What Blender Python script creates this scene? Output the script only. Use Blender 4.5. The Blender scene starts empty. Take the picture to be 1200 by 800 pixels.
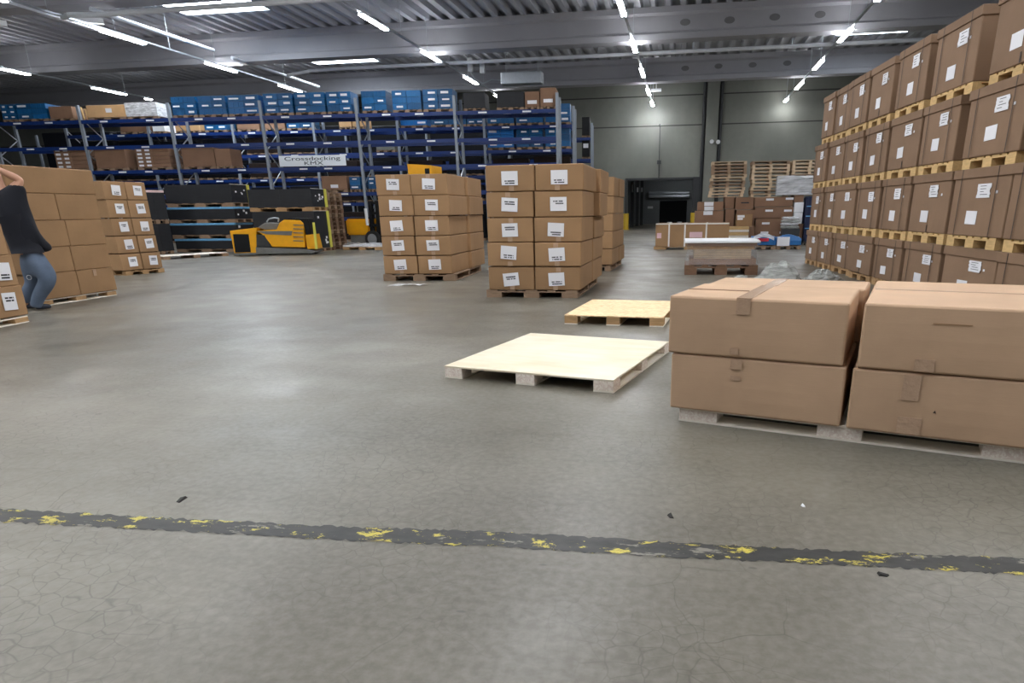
import bpy, bmesh, math, random
from mathutils import Vector, Matrix
random.seed(7)
rnd = random.random
def ru(a, b): return a + (b - a) * rnd()
scn = bpy.context.scene
COL = scn.collection
PI = math.pi

# ------------------------------------------------------------------ camera
F_PX, CX, CY, CAM_H = 780.0, 667.2653, 511.0257, 1.2
MR = ((0.98643815, 0.16370317, -0.01187664),
      (0.04129402, -0.31755776, -0.94733937),
      (-0.15885397, 0.93400126, -0.32001105))
MW = Matrix(MR)
O = Vector((0, 0, CAM_H))
cam_d = bpy.data.cameras.new('camera')
cam = bpy.data.objects.new('camera', cam_d)
COL.objects.link(cam)
right, down, fwd = MW[0], MW[1], MW[2]
rot = Matrix((right, -down, -fwd)).transposed()
cam.matrix_world = Matrix.Translation(O) @ rot.to_4x4()
cam_d.sensor_fit = 'HORIZONTAL'
cam_d.sensor_width = 36.0
cam_d.lens = F_PX * 36.0 / 1200.0
cam_d.shift_x = (600 - CX) / 1200.0
cam_d.shift_y = (CY - 400) / 1200.0
cam_d.clip_end = 400
scn.camera = cam

# survey helpers: sight lines of the photograph met with planes of the hall
def ray(u, v):
    return MW.transposed() @ Vector(((u - CX) / F_PX, (v - CY) / F_PX, 1.0))
def on_z(u, v, z=0.0):
    d = ray(u, v); return O + d * ((z - CAM_H) / d.z)
def on_y(u, v, y):
    d = ray(u, v); return O + d * (y / d.y)
def on_x(u, v, x):
    d = ray(u, v); return O + d * (x / d.x)

class Face:
    """A vertical plane on the floor: s runs along it, d goes away behind it, z is up."""
    def __init__(self, a, b):
        self.a = Vector((a[0], a[1], 0)); b = Vector((b[0], b[1], 0))
        self.u = (b - self.a).normalized()
        self.n = Vector((-self.u.y, self.u.x, 0))
        self.len = (b - self.a).length
        self.ang = math.atan2(self.u.y, self.u.x)
    def at(self, u, v, d=0.0):
        r = ray(u, v); t = (self.a + self.n * d - O).dot(self.n) / r.dot(self.n)
        p = O + r * t
        return (p - self.a).dot(self.u), p.z
    def s(self, u, v, d=0.0): return self.at(u, v, d)[0]
    def z(self, u, v, d=0.0): return self.at(u, v, d)[1]
    def depth(self, u, v, s):
        r = ray(u, v); t = (self.a + self.u * s - O).dot(self.u) / r.dot(self.u)
        return (O + r * t - self.a).dot(self.n)
    def P(self, s, d, z): return self.a + self.u * s + self.n * d + Vector((0, 0, z))
def floor_face(p, q): return Face(on_z(*p), on_z(*q))

# ------------------------------------------------------------------ materials
MATS = {}
def lin(c):
    return tuple(((x / 255.0) / 12.92 if x / 255.0 <= 0.04045 else ((x / 255.0 + 0.055) / 1.055) ** 2.4) for x in c)
def new_mat(name):
    m = bpy.data.materials.new(name); m.use_nodes = True
    nt = m.node_tree; b = nt.nodes['Principled BSDF']
    MATS[name] = m
    return m, nt, b
def N(nt, t, **kw):
    n = nt.nodes.new(t)
    for k, v in kw.items():
        if k in n.inputs: n.inputs[k].default_value = v
        else: setattr(n, k, v)
    return n
def mixc(nt, fac, a, b, mode='MIX'):
    n = nt.nodes.new('ShaderNodeMix'); n.data_type = 'RGBA'; n.blend_type = mode
    for sock, val in ((n.inputs[0], fac), (n.inputs[6], a), (n.inputs[7], b)):
        if hasattr(val, 'is_output'): nt.links.new(val, sock)
        elif isinstance(val, (int, float)): sock.default_value = val
        else: sock.default_value = (*val, 1.0) if len(val) == 3 else val
    return n.outputs[2]
def ramp(nt, src, p0, p1, c0=0.0, c1=1.0):
    r = nt.nodes.new('ShaderNodeMapRange')
    r.inputs[1].default_value = p0; r.inputs[2].default_value = p1
    r.inputs[3].default_value = c0; r.inputs[4].default_value = c1
    nt.links.new(src, r.inputs[0]); return r.outputs[0]
def coords(nt, kind='Object', scale=(1, 1, 1)):
    tc = nt.nodes.new('ShaderNodeTexCoord'); mp = nt.nodes.new('ShaderNodeMapping')
    mp.inputs['Scale'].default_value = scale
    nt.links.new(tc.outputs[kind], mp.inputs[0]); return mp.outputs[0]
def noise(nt, vec, scale, detail=4, rough=0.55):
    n = N(nt, 'ShaderNodeTexNoise'); n.inputs['Scale'].default_value = scale
    n.inputs['Detail'].default_value = detail; n.inputs['Roughness'].default_value = rough
    nt.links.new(vec, n.inputs['Vector']); return n.outputs['Fac']
def simple(name, rgb, rough=0.6, metal=0.0, var=0.12, scale=6.0, stretch=(1, 1, 1), rand=0.0, spec=0.5, bump=0.0):
    """Base colour with a little mottling; rand varies the value from object to object."""
    m, nt, b = new_mat(name)
    c = lin(rgb); vec = coords(nt, 'Object', stretch)
    f = noise(nt, vec, scale)
    col = mixc(nt, f, tuple(x * (1 - var) for x in c), tuple(min(1, x * (1 + var)) for x in c))
    if rand:
        oi = N(nt, 'ShaderNodeObjectInfo')
        v = ramp(nt, oi.outputs['Random'], 0, 1, 1 - rand, 1 + rand)
        hs = N(nt, 'ShaderNodeHueSaturation'); nt.links.new(col, hs.inputs['Color']); nt.links.new(v, hs.inputs['Value'])
        col = hs.outputs['Color']
    nt.links.new(col, b.inputs['Base Color'])
    b.inputs['Roughness'].default_value = rough; b.inputs['Metallic'].default_value = metal
    b.inputs['Specular IOR Level'].default_value = spec
    if bump:
        bp = N(nt, 'ShaderNodeBump'); bp.inputs['Strength'].default_value = bump; bp.inputs['Distance'].default_value = 0.01
        nt.links.new(f, bp.inputs['Height']); nt.links.new(bp.outputs[0], b.inputs['Normal'])
    return m
def emit(name, rgb, strength):
    m, nt, b = new_mat(name)
    b.inputs['Base Color'].default_value = (*lin(rgb), 1)
    b.inputs['Emission Color'].default_value = (*lin(rgb), 1)
    b.inputs['Emission Strength'].default_value = strength
    return m

def cardboard(name, rgb, rand=0.07):
    m, nt, b = new_mat(name)
    c = lin(rgb); vec = coords(nt)
    f = noise(nt, vec, 2.2, 5); g = noise(nt, coords(nt, 'Object', (1, 1, 40)), 8, 2)
    col = mixc(nt, ramp(nt, f, .3, .7), tuple(x * .9 for x in c), tuple(x * 1.08 for x in c))
    col = mixc(nt, ramp(nt, g, .35, .65, 0, .12), col, tuple(x * .7 for x in c))
    oi = N(nt, 'ShaderNodeObjectInfo'); v = ramp(nt, oi.outputs['Random'], 0, 1, 1 - rand, 1 + rand)
    hs = N(nt, 'ShaderNodeHueSaturation'); nt.links.new(col, hs.inputs['Color']); nt.links.new(v, hs.inputs['Value'])
    nt.links.new(hs.outputs[0], b.inputs['Base Color'])
    b.inputs['Roughness'].default_value = .72; b.inputs['Specular IOR Level'].default_value = .25
    bp = N(nt, 'ShaderNodeBump'); bp.inputs['Strength'].default_value = .25; bp.inputs['Distance'].default_value = .02
    nt.links.new(f, bp.inputs['Height']); nt.links.new(bp.outputs[0], b.inputs['Normal'])
    return m
CARD = cardboard('cardboard', (164, 130, 95))
CARD_FG = cardboard('cardboard_pale', (198, 166, 136), .03)
CARD_RT = cardboard('cardboard_brown', (142, 115, 92), .05)
CARD_DK = cardboard('cardboard_dark', (142, 110, 88), .08)
CARD_TAN = cardboard('cardboard_tan', (206, 166, 120), .08)

def wood(name, rgb, var=.25, rand=.12):
    m, nt, b = new_mat(name)
    c = lin(rgb)
    w = noise(nt, coords(nt, 'Object', (2, 24, 24)), 3, 5); f = noise(nt, coords(nt), 4, 4)
    col = mixc(nt, ramp(nt, w, .3, .7), tuple(x * (1 - var) for x in c), tuple(min(1, x * (1 + var * .6)) for x in c))
    col = mixc(nt, ramp(nt, f, .5, .8, 0, .35), col, tuple(x * .55 for x in c))
    oi = N(nt, 'ShaderNodeObjectInfo'); v = ramp(nt, oi.outputs['Random'], 0, 1, 1 - rand, 1 + rand)
    hs = N(nt, 'ShaderNodeHueSaturation'); nt.links.new(col, hs.inputs['Color']); nt.links.new(v, hs.inputs['Value'])
    nt.links.new(hs.outputs[0], b.inputs['Base Color']); b.inputs['Roughness'].default_value = .75
    b.inputs['Specular IOR Level'].default_value = .25
    return m
WOOD = wood('pallet_wood', (186, 150, 108)); WOOD_Y = wood('pallet_wood_yellow', (216, 182, 128), .18, .08)
WOOD_OLD = wood('pallet_wood_grey', (158, 132, 108), .25, .15); WOOD_PALE = wood('pallet_wood_pale', (206, 182, 152), .2, .14); WOOD_DK = wood('pallet_wood_dark', (124, 96, 76), .25, .15); WOOD_W = wood('white_board', (250, 242, 228), .08, .03)
def flakes(name, a, bcol, scale, stretch=(1, 1, 1)):
    m, nt, b = new_mat(name)
    v = N(nt, 'ShaderNodeTexVoronoi'); v.inputs['Scale'].default_value = scale
    nt.links.new(coords(nt, 'Object', stretch), v.inputs['Vector'])
    sep = N(nt, 'ShaderNodeSeparateColor'); nt.links.new(v.outputs['Color'], sep.inputs[0])
    col = mixc(nt, sep.outputs[0], lin(a), lin(bcol))
    nt.links.new(col, b.inputs['Base Color']); b.inputs['Roughness'].default_value = .65
    b.inputs['Specular IOR Level'].default_value = .3
    return m
OSB = flakes('strand_board', (252, 226, 184), (226, 190, 140), 22, (1, 2.2, 1))
CHIP = flakes('chipboard', (255, 246, 234), (232, 214, 200), 90)
def plywood():
    m, nt, b = new_mat('plywood')
    f = noise(nt, coords(nt, 'Object', (1, 5, 1)), 2.2, 5); g = noise(nt, coords(nt, 'Object', (1, 1, 1)), 1.2, 3)
    col = mixc(nt, ramp(nt, f, .3, .7), lin((236, 226, 202)), lin((224, 208, 174)))
    col = mixc(nt, ramp(nt, g, .4, .7, 0, .6), col, lin((238, 232, 218)))
    nt.links.new(col, b.inputs['Base Color']); b.inputs['Roughness'].default_value = .5
    return m
PLY = plywood()

def concrete_floor():
    m, nt, b = new_mat('concrete_floor')
    vec = coords(nt)
    big = noise(nt, vec, .22, 6, .6); mid = noise(nt, vec, 1.3, 6, .6); fine = noise(nt, vec, 28, 3)
    streak = noise(nt, coords(nt, 'Object', (.35, 2.2, 1)), .9, 5, .6)
    col = mixc(nt, ramp(nt, big, .38, .62), lin((88, 84, 73)), lin((130, 125, 113)))
    col = mixc(nt, ramp(nt, streak, .42, .75, 0, .5), col, lin((80, 76, 65)))
    col = mixc(nt, ramp(nt, mid, .52, .8, 0, .5), col, lin((120, 116, 106)))
    col = mixc(nt, ramp(nt, fine, .35, .75, 0, .25), col, lin((160, 156, 148)))
    # shrinkage cracks
    warp = N(nt, 'ShaderNodeMix'); warp.data_type = 'VECTOR'; warp.inputs[0].default_value = .08
    nz = N(nt, 'ShaderNodeTexNoise'); nz.inputs['Scale'].default_value = 5; nt.links.new(vec, nz.inputs['Vector'])
    nt.links.new(vec, warp.inputs[4]); nt.links.new(nz.outputs['Color'], warp.inputs[5])
    def crack(scale, width, lo, hi, mscale):
        v = N(nt, 'ShaderNodeTexVoronoi'); v.feature = 'DISTANCE_TO_EDGE'; v.inputs['Scale'].default_value = scale
        nt.links.new(warp.outputs[1], v.inputs['Vector'])
        line = ramp(nt, v.outputs['Distance'], 0, width, 1, 0)
        msk = ramp(nt, noise(nt, vec, mscale, 3), lo, hi)
        mu = N(nt, 'ShaderNodeMath'); mu.operation = 'MULTIPLY'
        nt.links.new(line, mu.inputs[0]); nt.links.new(msk, mu.inputs[1]); return mu.outputs[0]
    c1 = crack(15, .04, .42, .58, 1.1); c2 = crack(3.2, .008, .45, .6, .8)
    col = mixc(nt, ramp(nt, c1, 0, 1, 0, .5), col, lin((70, 65, 56)))
    col = mixc(nt, ramp(nt, c2, 0, 1, 0, .6), col, lin((66, 62, 54)))
    # dark specks and scuffs
    v = N(nt, 'ShaderNodeTexVoronoi'); v.inputs['Scale'].default_value = 3.0; nt.links.new(coords(nt, 'Object', (1, 2.4, 1)), v.inputs['Vector'])
    sp = ramp(nt, v.outputs['Distance'], .035, .06, 1, 0)
    col = mixc(nt, ramp(nt, sp, 0, 1, 0, .55), col, lin((70, 68, 64)))
    nt.links.new(col, b.inputs['Base Color'])
    nt.links.new(ramp(nt, mid, .3, .7, .30, .50), b.inputs['Roughness'])
    b.inputs['Specular IOR Level'].default_value = .45
    bp = N(nt, 'ShaderNodeBump'); bp.inputs['Strength'].default_value = .15; bp.inputs['Distance'].default_value = .004
    nt.links.new(fine, bp.inputs['Height']); nt.links.new(bp.outputs[0], b.inputs['Normal'])
    return m
FLOOR = concrete_floor()
def line_paint():
    m, nt, b = new_mat('worn_line_paint')
    vec = coords(nt, 'Object', (.8, 1.6, 1))
    f = noise(nt, coords(nt, 'Object', (1.0, 1.9, 1)), 6.5, 9, .76); g = noise(nt, coords(nt, 'Object', (1, 3, 1)), 1.6, 8, .75)
    col = mixc(nt, ramp(nt, noise(nt, vec, 14, 4), .3, .7), lin((33, 34, 33)), lin((56, 56, 54)))
    col = mixc(nt, ramp(nt, f, .565, .585), col, lin((196, 180, 74)))
    col = mixc(nt, ramp(nt, g, .57, .59), col, lin((126, 122, 112)))
    nt.links.new(col, b.inputs['Base Color']); b.inputs['Roughness'].default_value = .5
    return m
LINE = line_paint()
def wall_panel():
    m, nt, b = new_mat('concrete_wall')
    f = noise(nt, coords(nt, 'Object', (1, 1, .5)), .35, 6); g = noise(nt, coords(nt), 3, 4)
    col = mixc(nt, ramp(nt, f, .3, .7), lin((110, 112, 105)), lin((132, 133, 125)))
    col = mixc(nt, ramp(nt, g, .4, .8, 0, .25), col, lin((106, 108, 101)))
    nt.links.new(col, b.inputs['Base Color']); b.inputs['Roughness'].default_value = .85
    return m
WALL = wall_panel()
BEAM = simple('concrete_beam', (156, 156, 161), .85, var=.10, scale=1.2)
BEAM_DK = simple('concrete_hole', (112, 112, 114), .9)
DECK = simple('corrugated_steel', (168, 170, 176), .5, metal=.1, var=.06, scale=1)
GALV = simple('galvanized_steel', (176, 182, 188), .4, metal=.6, var=.15, scale=9)
RACKPOST = simple('rack_post_grey', (146, 154, 164), .5, metal=.3, var=.12, scale=6)
BLUE = simple('rack_beam_blue', (6, 44, 108), .4, var=.12, scale=3)
CRATE = simple('crate_blue', (10, 88, 140), .4, var=.15, scale=5, rand=.25)
CRATE2 = simple('crate_blue_bright', (24, 112, 186), .4, var=.12, scale=5, rand=.15)
BLACKP = None
def layered(name, rgb, pitch):
    m, nt, b = new_mat(name)
    tc = N(nt, 'ShaderNodeTexCoord'); sx = N(nt, 'ShaderNodeSeparateXYZ'); nt.links.new(tc.outputs['Object'], sx.inputs[0])
    mu = N(nt, 'ShaderNodeMath'); mu.operation = 'MULTIPLY'; mu.inputs[1].default_value = 1 / pitch; nt.links.new(sx.outputs['Z'], mu.inputs[0])
    fr = N(nt, 'ShaderNodeMath'); fr.operation = 'FRACT'; nt.links.new(mu.outputs[0], fr.inputs[0])
    c = lin(rgb)
    col = mixc(nt, ramp(nt, fr.outputs[0], .72, .8), c, tuple(x * .35 for x in c))
    col = mixc(nt, ramp(nt, noise(nt, coords(nt), 3, 4), .4, .8, 0, .4), col, tuple(x * 1.6 for x in c))
    nt.links.new(col, b.inputs['Base Color']); b.inputs['Roughness'].default_value = .55
    return m
BLACKP = layered('black_sheets', (34, 36, 41), .035)
LAYERW = layered('layered_board', (186, 160, 128), .03)
EDGE_B = simple('blue_edge', (112, 178, 224), .5, var=.08)
EDGE_P = simple('pink_edge', (240, 208, 208), .6, var=.05)
YSTRIP = simple('yellow_strip', (222, 214, 92), .5, var=.15, scale=8)
YELL = simple('truck_yellow', (242, 172, 26), .35, var=.14, scale=5)
DGREY = simple('truck_grey', (112, 112, 108), .5, var=.25, scale=8)
BLK = simple('black_plastic', (20, 21, 23), .5, var=.2, spec=.25)
DARKFILL = simple('dark_fill', (15, 17, 24), .6, var=.5, scale=3, rand=.5, spec=.2)  # near-black colour standing in for the deep shade inside the racks
DARKBROWN = simple('dark_brown_fill', (40, 30, 26), .7, var=.3, spec=.2)  # brown tone of the dark rack filler
DKMETAL = simple('dark_metal', (52, 54, 56), .5, var=.2)
RUB = simple('rubber', (30, 30, 30), .7, var=.2)
WHITE = simple('white_paint', (238, 240, 242), .5, var=.04)
PAPER = simple('label_paper', (240, 240, 244), .6, var=.03, rand=.05)
INK = simple('black_ink', (40, 42, 48), .7, var=.1)
SIGNW = simple('sign_white', (240, 246, 252), .4, var=.03)
TAPE = simple('packing_tape', (188, 158, 132), .2, var=.12, scale=40, bump=.5)
STRAP = simple('black_strap', (60, 46, 38), .5)
WSTRAP = simple('white_strap', (236, 232, 226), .5)
NAVY = simple('navy_cover', (22, 36, 72), .6, var=.3, scale=4)
BAGBLUE = simple('blue_cover', (38, 104, 166), .5, var=.3, scale=4)
RED = simple('red_cloth', (190, 40, 58), .6)
PINK = simple('pink_paper', (226, 190, 196), .7)
BOLLARD = simple('bollard_yellow', (206, 170, 50), .5, var=.15)
SEAM = simple('seam_dark', (66, 66, 62), .9)
GUTTER = simple('gutter_dark', (44, 46, 48), .6)
TUNNELW = simple('tunnel_wall', (120, 124, 126), .8, var=.12)
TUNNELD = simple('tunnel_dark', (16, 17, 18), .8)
SHIRT = simple('shirt_navy', (16, 19, 30), .85, var=.3, scale=5, bump=.4)
DENIM = simple('denim', (96, 112, 134), .85, var=.35, scale=5, bump=.5)
SKIN = simple('skin', (206, 158, 132), .5, var=.06)
HAIR = simple('hair', (58, 42, 32), .7)
SHOE = simple('shoe_dark', (44, 50, 62), .7)
MARKER = simple('scrap_black', (34, 32, 30), .7)
def film_mat(name, rgb, alpha, rough=.18, stretch=(1, 1, 5), sc=5):
    m, nt, b = new_mat(name)
    f = noise(nt, coords(nt, 'Object', stretch), sc, 5, .65)
    b.inputs['Base Color'].default_value = (*lin(rgb), 1); b.inputs['Roughness'].default_value = rough
    nt.links.new(ramp(nt, f, .35, .7, alpha * .45, min(1, alpha * 1.35)), b.inputs['Alpha'])
    bp = N(nt, 'ShaderNodeBump'); bp.inputs['Strength'].default_value = .9; bp.inputs['Distance'].default_value = .05
    nt.links.new(f, bp.inputs['Height']); nt.links.new(bp.outputs[0], b.inputs['Normal'])
    return m
PIPEW = simple('pipe_pale', (214, 218, 224), .35, metal=.1, var=.08)  # pale base stands in for lamp light and sheen on the steel
FILM = film_mat('stretch_film', (214, 218, 222), .22)
FILM_W = film_mat('white_film', (240, 242, 246), .85)
FILM_HEAP = film_mat('film_heap', (196, 200, 196), .8, .25)
SILVER = film_mat('silver_film', (236, 238, 242), .7, .15, (.35, .35, 7), 3)
LAMP = emit('lamp_white', (250, 252, 255), 26.0)
PLAMP = emit('passage_lamp_white', (250, 252, 255), 20.0)
SKY = emit('skylight_panel', (236, 246, 255), 7.0)

# ------------------------------------------------------------------ mesh building
class MB:
    def __init__(self): self.bm = bmesh.new()
    def box(self, x0, x1, y0, y1, z0, z1):
        v = [self.bm.verts.new(p) for p in ((x0, y0, z0), (x1, y0, z0), (x1, y1, z0), (x0, y1, z0), (x0, y0, z1), (x1, y0, z1), (x1, y1, z1), (x0, y1, z1))]
        for f in ((3, 2, 1, 0), (4, 5, 6, 7), (0, 1, 5, 4), (1, 2, 6, 5), (2, 3, 7, 6), (3, 0, 4, 7)): self.bm.faces.new([v[i] for i in f])
        return self
    def hexa(self, b, t):
        v = [self.bm.verts.new(p) for p in list(b) + list(t)]
        n = len(b)
        self.bm.faces.new(v[:n][::-1]); self.bm.faces.new(v[n:])
        for i in range(n): self.bm.faces.new((v[i], v[(i + 1) % n], v[n + (i + 1) % n], v[n + i]))
        return self
    def prism(self, pts, axis, a, b):
        def mk(p, c): return {'x': (c, p[0], p[1]), 'y': (p[0], c, p[1]), 'z': (p[0], p[1], c)}[axis]
        return self.hexa([mk(p, a) for p in pts], [mk(p, b) for p in pts])
    def tube(self, p, q, r, seg=8, r2=None):
        p, q = Vector(p), Vector(q); r2 = r if r2 is None else r2
        ax = (q - p).normalized(); s = ax.cross(Vector((0, 0, 1)))
        if s.length < 1e-3: s = ax.cross(Vector((0, 1, 0)))
        s.normalize(); t = ax.cross(s)
        ring = lambda c, k: [c + (s * math.cos(2 * PI * i / seg) + t * math.sin(2 * PI * i / seg)) * k for i in range(seg)]
        return self.hexa(ring(p, r), ring(q, r2))
    def path(self, pts, r, seg=8):
        for a, b in zip(pts[:-1], pts[1:]): self.tube(a, b, r, seg)
        return self
    def bar(self, p, q, w, h):
        """rectangular bar from p to q, w sideways, h upward"""
        p, q = Vector(p), Vector(q); ax = (q - p).normalized(); s = ax.cross(Vector((0, 0, 1)))
        if s.length < 1e-3: s = Vector((1, 0, 0))
        s.normalize(); t = s.cross(ax)
        c = [s * w / 2 + t * h / 2, -s * w / 2 + t * h / 2, -s * w / 2 - t * h / 2, s * w / 2 - t * h / 2]
        return self.hexa([p + k for k in c], [q + k for k in c])
    def bevel(self, off, seg=1):
        bmesh.ops.bevel(self.bm, geom=list(self.bm.edges), offset=off, segments=seg, affect='EDGES', clamp_overlap=True); return self
    def mesh(self, name, mat, smooth=False):
        bmesh.ops.recalc_face_normals(self.bm, faces=list(self.bm.faces))
        me = bpy.data.meshes.new(name); self.bm.to_mesh(me); self.bm.free()
        me.materials.append(mat)
        if smooth:
            for p in me.polygons: p.use_smooth = True
        return me
    def obj(self, name, mat, parent=None, smooth=False, loc=None, ang=None):
        return link(name, self.mesh(name, mat, smooth), parent, loc, ang)
def link(name, data, parent=None, loc=None, ang=None):
    o = bpy.data.objects.new(name, data); COL.objects.link(o)
    if parent: o.parent = parent
    if loc is not None: o.location = loc
    if ang is not None: o.rotation_euler = (0, 0, ang)
    return o
def tag(o, label, cat, group=None):
    o['label'] = label; o['category'] = cat
    if group: o['group'] = group
    return o
def struct(o): o['kind'] = 'structure'; return o
def thing(name, label, cat, loc=(0, 0, 0), ang=0, group=None):
    return tag(link(name, None, None, loc, ang), label, cat, group)
CACHE = {}
def cached(key, fn):
    if key not in CACHE: CACHE[key] = fn()
    return CACHE[key]
ORD = ['bottom', 'second', 'third', 'fourth', 'fifth', 'sixth', 'seventh', 'eighth', 'ninth', 'tenth', 'eleventh', 'twelfth', 'thirteenth', 'fourteenth', 'fifteenth', 'sixteenth']
NTH = ['first', 'second', 'third', 'fourth', 'fifth', 'sixth', 'seventh', 'eighth', 'ninth', 'tenth', 'eleventh', 'twelfth', 'thirteenth', 'fourteenth', 'fifteenth', 'sixteenth', 'seventeenth', 'eighteenth', 'nineteenth', 'twentieth']

# ------------------------------------------------------------------ cartons, labels, pallets
def carton_mesh(w, d, h, mat, bulge=.005):
    """closed carton: rounded edges, slightly bellied faces and the slit between the two top flaps; origin front left bottom"""
    m = MB(); bm = m.bm
    nx, ny, nz = 6, 6, 4
    e = min(.012, w * .03)
    def axis(n, L): return [0.0, e] + [e + (L - 2 * e) * i / n for i in range(1, n)] + [L - e, L]
    X, Y, Zs = axis(nx, w), axis(ny, d), axis(nz, h)
    verts = {}
    def V(i, j, k):
        if (i, j, k) not in verts:
            x, y, z = X[i], Y[j], Zs[k]
            ex = (i in (0, len(X) - 1)) + (j in (0, len(Y) - 1)) + (k in (0, len(Zs) - 1))
            if ex >= 2:
                q = e * .35
                if i == 0: x += q
                if i == len(X) - 1: x -= q
                if j == 0: y += q
                if j == len(Y) - 1: y -= q
                if k == 0: z += q
                if k == len(Zs) - 1: z -= q
            fx, fy, fz = math.sin(PI * x / w), math.sin(PI * y / d), math.sin(PI * z / h)
            if ex == 1:
                if i == 0: x -= bulge * .2 * fy * fz
                if i == len(X) - 1: x += bulge * .2 * fy * fz
                if j == 0: y -= bulge * fx * fz
                if j == len(Y) - 1: y += bulge * fx * fz
            verts[(i, j, k)] = bm.verts.new((x, y, z))
        return verts[(i, j, k)]
    a, b, c = len(X) - 1, len(Y) - 1, len(Zs) - 1
    for i in range(a):
        for j in range(b):
            for k in (0, c): bm.faces.new((V(i, j, k), V(i + 1, j, k), V(i + 1, j + 1, k), V(i, j + 1, k)))
    for i in range(a):
        for k in range(c):
            for j in (0, b): bm.faces.new((V(i, j, k), V(i + 1, j, k), V(i + 1, j, k + 1), V(i, j, k + 1)))
    for j in range(b):
        for k in range(c):
            for i in (0, a): bm.faces.new((V(i, j, k), V(i, j + 1, k), V(i, j + 1, k + 1), V(i, j, k + 1)))
    return m.mesh('cardboard_box', mat)
def carton(fc, s0, s1, d0, d1, z0, z1, label, group, mat=CARD, name='cardboard_box', cat='box', bulge=.005, tilt=0.0):
    w, d, h = s1 - s0, d1 - d0, z1 - z0
    o = link(name, carton_mesh(w, d, h, mat, bulge), None, fc.P(s0, d0, z0), fc.ang + tilt)
    o['w'], o['h'] = w, h
    return tag(o, label, cat, group)
def slip(parent, x, z, w, h, y=-.016, roll=0.0, lines='low', name='paper_label', mat=PAPER):
    """paper label on the front of a carton, with two rows of small print; x, z its centre"""
    p = MB().box(-w / 2, w / 2, -.002, 0, -h / 2, h / 2).obj(name, mat, parent)
    p.location = (x, y, z); p.rotation_euler = (0, roll, 0)
    if lines:
        m = MB(); z0 = -h * .2 if lines == 'low' else h * .2
        for r in (0, 1):
            xx = -w * .31 + r * w * .03
            while xx < w * .3:
                q = w * ru(.03, .06)
                if rnd() < .88: m.box(xx, xx + q * .85, -.0035, -.002, z0 - r * h * .16 - h * .045, z0 - r * h * .16 + h * .045)
                xx += q
        m.obj('printed_line', INK, p)
    return p
def tape_strip(parent, x, z0, z1, w=.05, y=-.014):
    return MB().box(x - w / 2, x + w / 2, y - .002, y, z0, z1).obj('packing_tape', TAPE, parent)

def stack_pallet_mesh(w, d, h, mat):
    """pallet seen on its long side: board edge on top and bottom, three slim blocks"""
    m = MB(); m.box(0, w, 0, d, h * .74, h)
    for x in (0, w / 2 - .05, w - .1):
        for y in (0, d / 2 - .05, d - .1): m.box(x, x + .1, y, y + .1, h * .16, h * .74)
    for y in (0, d / 2 - .05, d - .1): m.box(0, w, y, y + .1, 0, h * .16)
    return m.mesh('wooden_pallet', mat)
def pallet_mesh(w, d, h, mat, boards=5, across=True):
    """flat pallet: top boards, three stringer boards, nine blocks, three runners"""
    m = MB(); t = h * .15
    bw = w * .085
    nb = boards
    for i in range(nb):                                   # top boards run front to back
        c = w * .06 + (w * .88) * i / (nb - 1); hw = w * (.065 if i % 2 == 0 else .045)
        m.box(max(0, c - hw), min(w, c + hw), 0, d, h - t, h)
    for y in (0, d / 2 - .05, d - .1): m.box(0, w, y, y + .1, h - 2 * t, h - t)
    for x in (0, w / 2 - bw, w - 2 * bw):
        for y in (0, d / 2 - .07, d - .14): m.box(x, x + 2 * bw, y, y + .14, t, h - 2 * t)
        m.box(x, x + 2 * bw, 0, d, 0, t)
    return m.mesh('wooden_pallet', mat)
def pallet(fc, s0, s1, d0, d1, z0, z1, label, group=None, mat=WOOD, boards=5):
    key = ('pal', round(s1 - s0, 2), round(d1 - d0, 2), round(z1 - z0, 3), mat.name, boards)
    me = cached(key, lambda: pallet_mesh(s1 - s0, d1 - d0, z1 - z0, mat, boards))
    return tag(link('wooden_pallet', me, None, fc.P(s0, d0, z0), fc.ang), label, 'pallet', group)
def deck_pallet(fc, s0, s1, d0, d1, h, label, deck_mat, block_mat, run_mat, along='depth', bw=.15, bl=.16, name='flat_pallet'):
    """pallet with one closed board on top, nine blocks and three runner boards, each its own part"""
    w, d = s1 - s0, d1 - d0
    r = thing(name, label, 'pallet', fc.P(s0, d0, 0), fc.ang)
    MB().box(0, w, 0, d, h - .014, h).bevel(.002).obj('deck_board', deck_mat, r)
    for x in (0, w / 2 - bw / 2, w - bw):
        for y in (0, d / 2 - bl / 2, d - bl):
            MB().box(x, x + bw, y, y + bl, .011, h - .014).bevel(.003).obj('block', block_mat, r)
    if along == 'depth':
        for x in (0, w / 2 - bw / 2, w - bw): MB().box(x, x + bw, 0, d, 0, .011).obj('runner', run_mat, r)
    else:
        for y in (0, d / 2 - bl / 2, d - bl): MB().box(0, w, y, y + bl, 0, .011).obj('runner', run_mat, r)
    return r

# ================================================================== BUILDING
WALL_Y = 46.7
struct(MB().box(-70, 45, -14, WALL_Y + 22, -.2, 0).obj('floor', FLOOR))
Z_DECK = 8.72
B1Y, B2Y, B0Y = 30.3, 39.5, 22.2
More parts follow.
